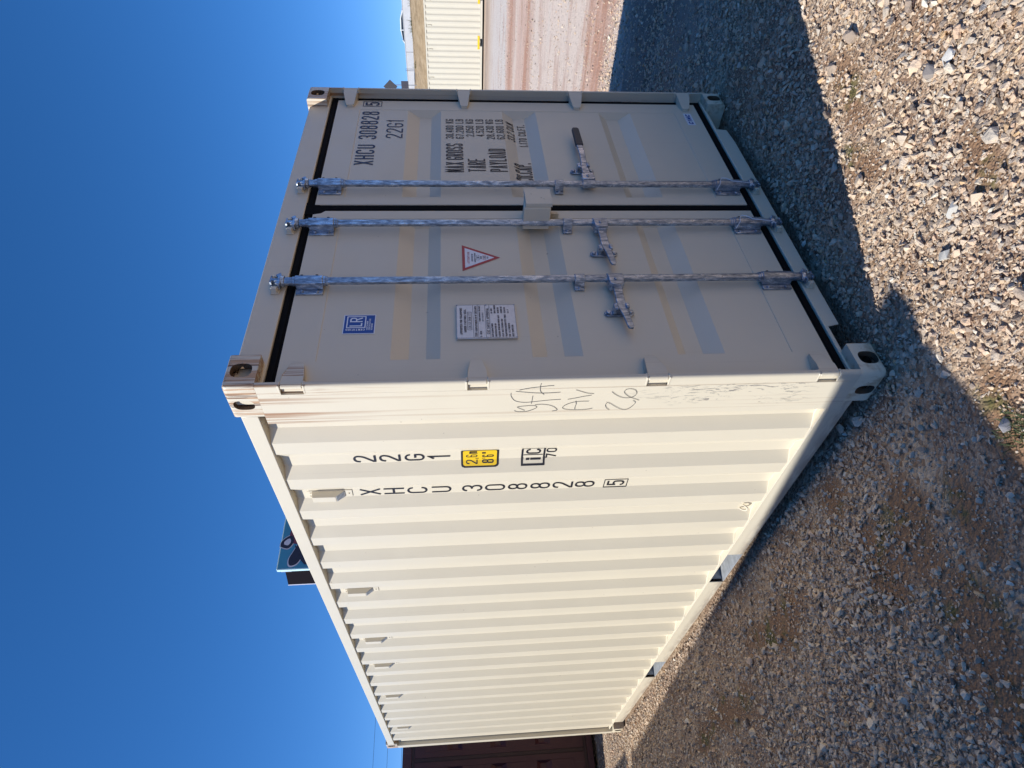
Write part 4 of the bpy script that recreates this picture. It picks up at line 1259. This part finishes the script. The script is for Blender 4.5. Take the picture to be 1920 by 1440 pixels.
# weeds
M_WEED = plain('weed_green', (.055, .075, .022), .7, 0, .35, 30)
M_DRY = plain('dry_weed', (.11, .115, .04), .8, 0, .35, 8)
def tuft(b, cx, cy, cz, n, h, spread, rg, wd=.003):
    for i in range(n):
        a = rg.uniform(0, 6.283); r = spread * math.sqrt(rg.random()); x = cx + r * math.cos(a); y = cy + r * math.sin(a)
        hh = h * rg.uniform(.4, 1); la = rg.uniform(0, 6.283); ln = hh * rg.uniform(.2, .9)
        px, py = math.cos(la + 1.57) * wd, math.sin(la + 1.57) * wd
        vs = []
        for k in range(4):
            t = k / 3; q = (x + math.cos(la) * ln * t * t, y + math.sin(la) * ln * t * t, cz + hh * t * (1 - .25 * t)); ww = 1 - t * .9
            vs += [(q[0] - px * ww, q[1] - py * ww, q[2]), (q[0] + px * ww, q[1] + py * ww, q[2])]
        b.add(vs, [(0, 1, 3, 2), (2, 3, 5, 4), (4, 5, 7, 6)])
rg = random.Random(5)
b = MB()
for cx, cy, n, h, sp in ((-.52, -.31, 110, .05, .07), (-.56, -.36, 80, .06, .06), (-.62, .62, 70, .022, .10), (-.70, .72, 60, .02, .10), (-1.25, .80, 80, .03, .09), (-1.2, .15, 70, .025, .08)):
    tuft(b, cx, cy, float(ground_z(np.array(cx), np.array(cy))), n, h, sp, rg, .0022)
o = b.build('grass', M_WEED); o['kind'] = 'stuff'; o['label'] = 'sparse short green weeds between the stones'

# ------------------------------------------------------------------ background: bank, wall, car, signs, hoarding, wires
def bank_mat():
    M, t, b = new_mat('dry_dirt_bank')
    tc = t.nodes.new('ShaderNodeTexCoord'); P = tc.outputs['Object']
    n1 = noise(t, mapped(t, (1, 1, 2.5)), 1.6, 6, .65)
    c = ramp(t, n1, [(.3, (.26, .18, .095)), (.5, (.38, .27, .15)), (.72, (.48, .36, .22))]).outputs[0]
    n2 = noise(t, P, 7, 4, .6)
    c = mixc(t, mth(t, 'MULTIPLY', smooth(t, n2, .60, .70), .55), c, (.16, .13, .07))
    t.links.new(c, b.inputs['Base Color']); b.inputs['Roughness'].default_value = .95
    bump(t, b, mth(t, 'ADD', n1, mth(t, 'MULTIPLY', n2, .4)), .6, .15)
    return M
bx_ = np.array([35.4, 36.2, 37.5, 39.5, 41.5, 43.5, 45.0, 46.0, 46.8, 49, 60, 120]); bz_ = np.array([-.1, .5, 1.3, 2.3, 3.2, 3.95, 4.35, 4.48, 4.38, 3.94, 3.90, 3.85])
by_ = np.arange(-60, 140, .9)
XX, YY = np.meshgrid(np.interp(np.linspace(0, len(bx_) - 1, 45), np.arange(len(bx_)), bx_), by_, indexing='ij')
ZZ = np.interp(XX, bx_, bz_) + .35 * fbm(XX * .5, YY * .4, 4) * np.clip((XX - 35.4) / 3, 0, 1) * np.clip((48 - XX) / 3, .2, 1)
vs = [tuple(q) for q in np.stack([XX.ravel(), YY.ravel(), ZZ.ravel()], 1)]
nyb = YY.shape[1]
fs = [(i * nyb + j, (i + 1) * nyb + j, (i + 1) * nyb + j + 1, i * nyb + j + 1) for i in range(XX.shape[0] - 1) for j in range(nyb - 1)]
b = MB(); b.add(vs, fs)
o = b.build('hill', bank_mat(), smooth=180); o['kind'] = 'structure'

M_WALLW = plain('white_wall_panel', (.50, .51, .53), .7, 0, .05, 3, .05)
wall = empty('white_wall', (48.0, 0, 4.2), 0, 'long low white wall along the top of the dirt bank', 'wall')
for k in range(14):
    b = MB(); y0 = -24 + k * 6.0
    b.box(0, .18, y0 + .012, y0 + 5.988, -.3, .89)
    b.build('wall_panel', M_WALLW, wall, bevel=.01)
b = MB(); b.box(-.02, .20, -24, 60, .8901, .93); b.build('wall_coping', M_WALLW, wall, bevel=.008)

# parked car behind the wall: only its roof shows above it
M_CARW = plain('white_car_paint', (.78, .78, .77), .25, 0, .02)
M_GLASS = plain('dark_car_glass', (.02, .025, .03), .08, 0, .05, spec=.6)
M_TYRE = plain('tyre_rubber', (.02, .02, .02), .8)
M_RIM = plain('wheel_alloy', (.5, .5, .52), .35, .8)
car = empty('parked_car', (50.8, 17.6, 3.92), math.radians(90), 'white car parked behind the white wall, only its roof showing', 'car')
b = MB()
prof_ = [(-2.2, .35), (-2.25, .75), (-2.1, .95), (-1.9, .98), (-1.65, 1.36), (-1.1, 1.53), (-.3, 1.57), (.4, 1.50), (1.15, 1.0), (2.0, .84), (2.2, .6), (2.2, .35)]
low = [(-2.2, .35), (-2.25, .75), (-2.1, .95), (-1.9, .98), (1.15, 1.0), (2.0, .84), (2.2, .6), (2.2, .35)]
b.prism(low, -.88, .88, 'y'); b.build('body', M_CARW, car, bevel=.06, seg=3)
b = MB(); b.prism([(-1.75, 1.30), (-1.15, 1.49), (-.3, 1.53), (.4, 1.45), (.55, 1.36), (.35, 1.47), (-.3, 1.60), (-1.1, 1.57), (-1.7, 1.38)], -.70, .70, 'y')
b.build('roof', M_CARW, car, bevel=.02)
b = MB(); b.prism([(-1.86, 1.0), (-1.62, 1.34), (-1.1, 1.48), (-.3, 1.52), (.38, 1.44), (1.08, 1.01)], -.72, .72, 'y'); b.build('window', M_GLASS, car, bevel=.02)
for px, pz, qx, qz in ((1.12, 1.0, .36, 1.47), (-.35, 1.0, -.35, 1.54), (-1.88, .99, -1.60, 1.36)):
    for s2 in (-1, 1):
        b = MB(); b.tube([(px, s2 * .735, pz), (qx, s2 * .715, qz)], .04, 8); b.build('pillar', M_CARW, car, smooth=60)
for wx in (-1.4, 1.4):
    for s2 in (-1, 1):
        b = MB(); b.cyl((wx, s2 * .70, .34), (wx, s2 * .895, .34), .34, n=24); wh = b.build('wheel', M_TYRE, car, bevel=.03)
        b = MB(); b.cyl((wx, s2 * .89, .34), (wx, s2 * .90, .34), .22, n=18); b.build('rim', M_RIM, wh)
for s2 in (-1, 1):
    b = MB(); b.box(2.12, 2.215, s2 * .62 - .17, s2 * .62 + .17, .66, .76); b.build('headlight', M_GLASS, car, bevel=.02)

# road signs at the top of the bank
M_SIGNBACK = plain('sign_back_grey', (.035, .035, .045), .7, 0, .1)
M_SIGNBLK = plain('dark_sign_face', (.03, .03, .05), .5, 0, .2)
M_POSTS = plain('galvanised_post', (.35, .36, .37), .5, .6, .1)
sg = empty('road_sign', (45.0, 19.08, 4.24), 0, 'grey diamond sign above a dark square board on one thin post', 'sign')
b = MB(); b.cyl((0, 0, 0), (0, 0, 2.3), .03, n=10); b.build('post', M_POSTS, sg, smooth=60)
b = MB(); cy, cz, q = .10, 1.93, .50
b.prism([(cy - q, cz), (cy, cz - q), (cy + q, cz), (cy, cz + q)], -.05, -.035, 'x'); b.build('diamond_board', M_SIGNBACK, sg, bevel=.004)
b = MB(); b.box(-.052, -.035, -.31, .42, .65, 1.15); b.build('square_board', M_SIGNBLK, sg, bevel=.004)
b = MB(); b.box(-.056, -.0525, -.06, .15, .86, .94); b.build('board_strip', M_SIGNBACK, sg)
b = MB()

# added thin rods standing in for two shadow lines on the wall
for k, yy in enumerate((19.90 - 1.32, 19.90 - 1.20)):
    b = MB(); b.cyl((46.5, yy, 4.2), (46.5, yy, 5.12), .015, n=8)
    o = b.build('shadow_line_rod', M_POSTS, smooth=60); tag(o, 'thin rod standing in for a shadow line at the white wall, ' + ('farther from' if k == 0 else 'nearer to') + ' the sign post', 'shadow_line_rod', 'rods standing in for shadow lines at the white wall')

# shrubs on the crest
crest = [(11.9, .42, .30), (13.1, .55, .40), (13.55, .5, .5), (15.9, .35, .25), (18.35, .42, .3)]
lab = ['low grey green weed clump near the picture edge on the bank', 'tallest straggly weed clump on the bank below the car', 'green sprawling weed clump running down the bank', 'smallest weed clump halfway along the bank crest', 'weed clump on the bank by the sign post']
for (yy, hh, sp), lb_ in zip(crest, lab):
    yy = yy * 1.0 + 1.9
    b = MB(); tuft(b, 0, 0, 0, 170, hh, sp, rg, .014)
    for i in range(10):
        a = rg.uniform(0, 6.28); b.tube([(0, 0, 0), (math.cos(a) * .12, math.sin(a) * .12, hh * .5), (math.cos(a) * .2, math.sin(a) * .2, hh * rg.uniform(.8, 1.15))], [.012, .008, .003], 5)
    o = b.build('weed_clump', M_DRY); o.location = (45.2, yy, 4.12)
    tag(o, lb_, 'weed', 'weeds along the bank crest')
b = MB()
for i in range(170):
    yy = rg.uniform(-20, 60); tuft(b, rg.uniform(44.4, 45.6), yy, 4.25, 9, .16, .12, rg, .010)
o = b.build('grass', M_DRY); o['kind'] = 'stuff'; o['label'] = 'dry thin grass along the crest of the bank'

# hoarding
M_TEAL = plain('hoarding_teal_print', (.035, .22, .36), .45, 0, .08, .6)
M_HNAVY = plain('hoarding_navy_print', (.012, .013, .035), .5, 0, .1)
M_HMAROON = plain('hoarding_maroon_print', (.15, .03, .05), .5, 0, .1)
M_HPALE = plain('hoarding_pale_print', (.50, .52, .62), .5, 0, .05)
M_HEDGE = plain('hoarding_bright_trim', (.55, .80, .85), .4, 0, .05)
M_HDARK = plain('hoarding_dark_steel', (.012, .010, .014), .9, 0, .2, spec=.05)
hb = empty('advertising_hoarding', (31, 54.4, 0), 0, 'tall teal advertising hoarding with dark rear panel rising above the container', 'billboard')
fx0, fy0 = 31, 54.4
b = MB(); b.box(24.03 - fx0, 38.3 - fx0, 52.5 - fy0, 52.72 - fy0, 13.9, 18.22); b.build('face_panel', M_TEAL, hb)
b = MB(); b.box(23.93 - fx0, 24.029 - fx0, 52.46 - fy0, 52.78 - fy0, 13.9, 18.25); b.build('side_trim', M_HEDGE, hb)
b = MB(); b.box(24.03 - fx0, 38.3 - fx0, 52.46 - fy0, 52.76 - fy0, 18.2201, 18.30); b.build('top_trim', M_HEDGE, hb)
sh = lambda pts: [(x - fx0, y - fy0) for x, y in pts]
b = MB(); b.prism(sh([(23.98, 52.9), (23.47, 54.5), (23.9, 54.6), (24.4, 53.0)]), 13.9, 17.6, 'z'); b.build('rear_panel', M_HDARK, hb)
b = MB(); b.prism(sh([(23.45, 54.505), (23.88, 54.605), (23.85, 54.70), (23.42, 54.60)]), 13.9, 17.62, 'z'); b.build('rear_trim', M_HPALE, hb)
b = MB(); b.prism(sh([(23.99, 52.79), (23.93, 52.88), (24.2, 52.95), (24.3, 52.79)]), 17.05, 17.95, 'z'); b.build('panel_bracket', M_POSTS, hb)
b = MB(); b.cyl((0, 0, -.2), (0, 0, 14.2), .5, n=20); b.build('column', M_HDARK, hb, smooth=60)
b = MB(); b.box(-6.5, 6.8, -.3, .1, 13.5, 13.899); b.build('beam', M_HDARK, hb)
def blob(pts, mat, dep, nm):
    q = catmull(list(pts) + [pts[0]], 6)[:-1]
    bb = MB(); bb.prism([(p.x - fx0, p.y) for p in q], 52.5 - fy0 - dep - .012, 52.5 - fy0 - dep, 'y'); bb.build(nm, mat, hb)
for pts, a_ in (([(26.2, 18.28), (26.75, 18.22), (27.25, 17.6), (27.1, 17.25), (26.5, 17.2), (26.0, 17.6)], 1.0), ([(26.5, 16.7), (25.7, 17.05), (24.95, 17.35), (24.35, 17.2), (24.5, 16.6), (25.3, 16.2), (26.2, 16.1)], 1.0)):
    cxm = sum(p[0] for p in pts) / len(pts); czm = sum(p[1] for p in pts) / len(pts)
    for sc_, mt, dp in ((1.14, M_HPALE, .01), (1.0, M_HNAVY, .03), (.52, M_HPALE if pts[0][0] < 26.3 else M_HNAVY, .05)):
        blob([(cxm + (p[0] - cxm) * sc_, czm + (p[1] - czm) * sc_) for p in pts], mt, dp, 'painted_leaf')
blob([(26.5, 17.3), (27.6, 17.6), (29.5, 16.8), (29.5, 15), (26.6, 15.8)], M_HMAROON, .025, 'painted_patch')
blob([(26.3, 17.0), (25.6, 16.2), (24.7, 15.6), (24.4, 15.9), (25.4, 16.7)], M_HNAVY, .028, 'painted_stroke')

# power lines
for k, (zz, lb_) in enumerate(((12.35, 'topmost of the thin power lines across the sky'), (10.85, 'middle power line across the sky'), (9.30, 'lowest power line, just above the brown container'))):
    b = MB(); p = []
    for i in range(41):
        t = i / 40; x = -25 + 70 * t; sag = -1.1 * (1 - (2 * t - 1) ** 2) + 1.0
        p.append((x, 80 + k * .4, zz + sag * .5))
    b.tube(p, .016, 5); o = b.build('power_line', M_DARK, smooth=60)
    tag(o, lb_, 'power line', 'power lines')
for k, x in enumerate((-25, 45)):
    pp = empty('utility_pole', (x, 80.3, 0), 0, 'wooden utility pole holding the power lines beyond the ' + ('brown container' if k == 0 else 'teal hoarding'), 'utility pole', 'utility poles')
    b = MB(); b.cyl((0, .2, 0), (0, .2, 13.6), .17, .11, n=12); b.build('pole', plain('pole_wood_%d' % k, (.12, .09, .06), .9), pp, smooth=60)
    for j, zz in enumerate((12.45, 10.95, 9.4)):
        b = MB(); b.cyl((0, -.3 + j * .4, zz - .1), (0, -.3 + j * .4, zz + .4), .05, n=8); b.build('insulator', M_POSTS, pp)
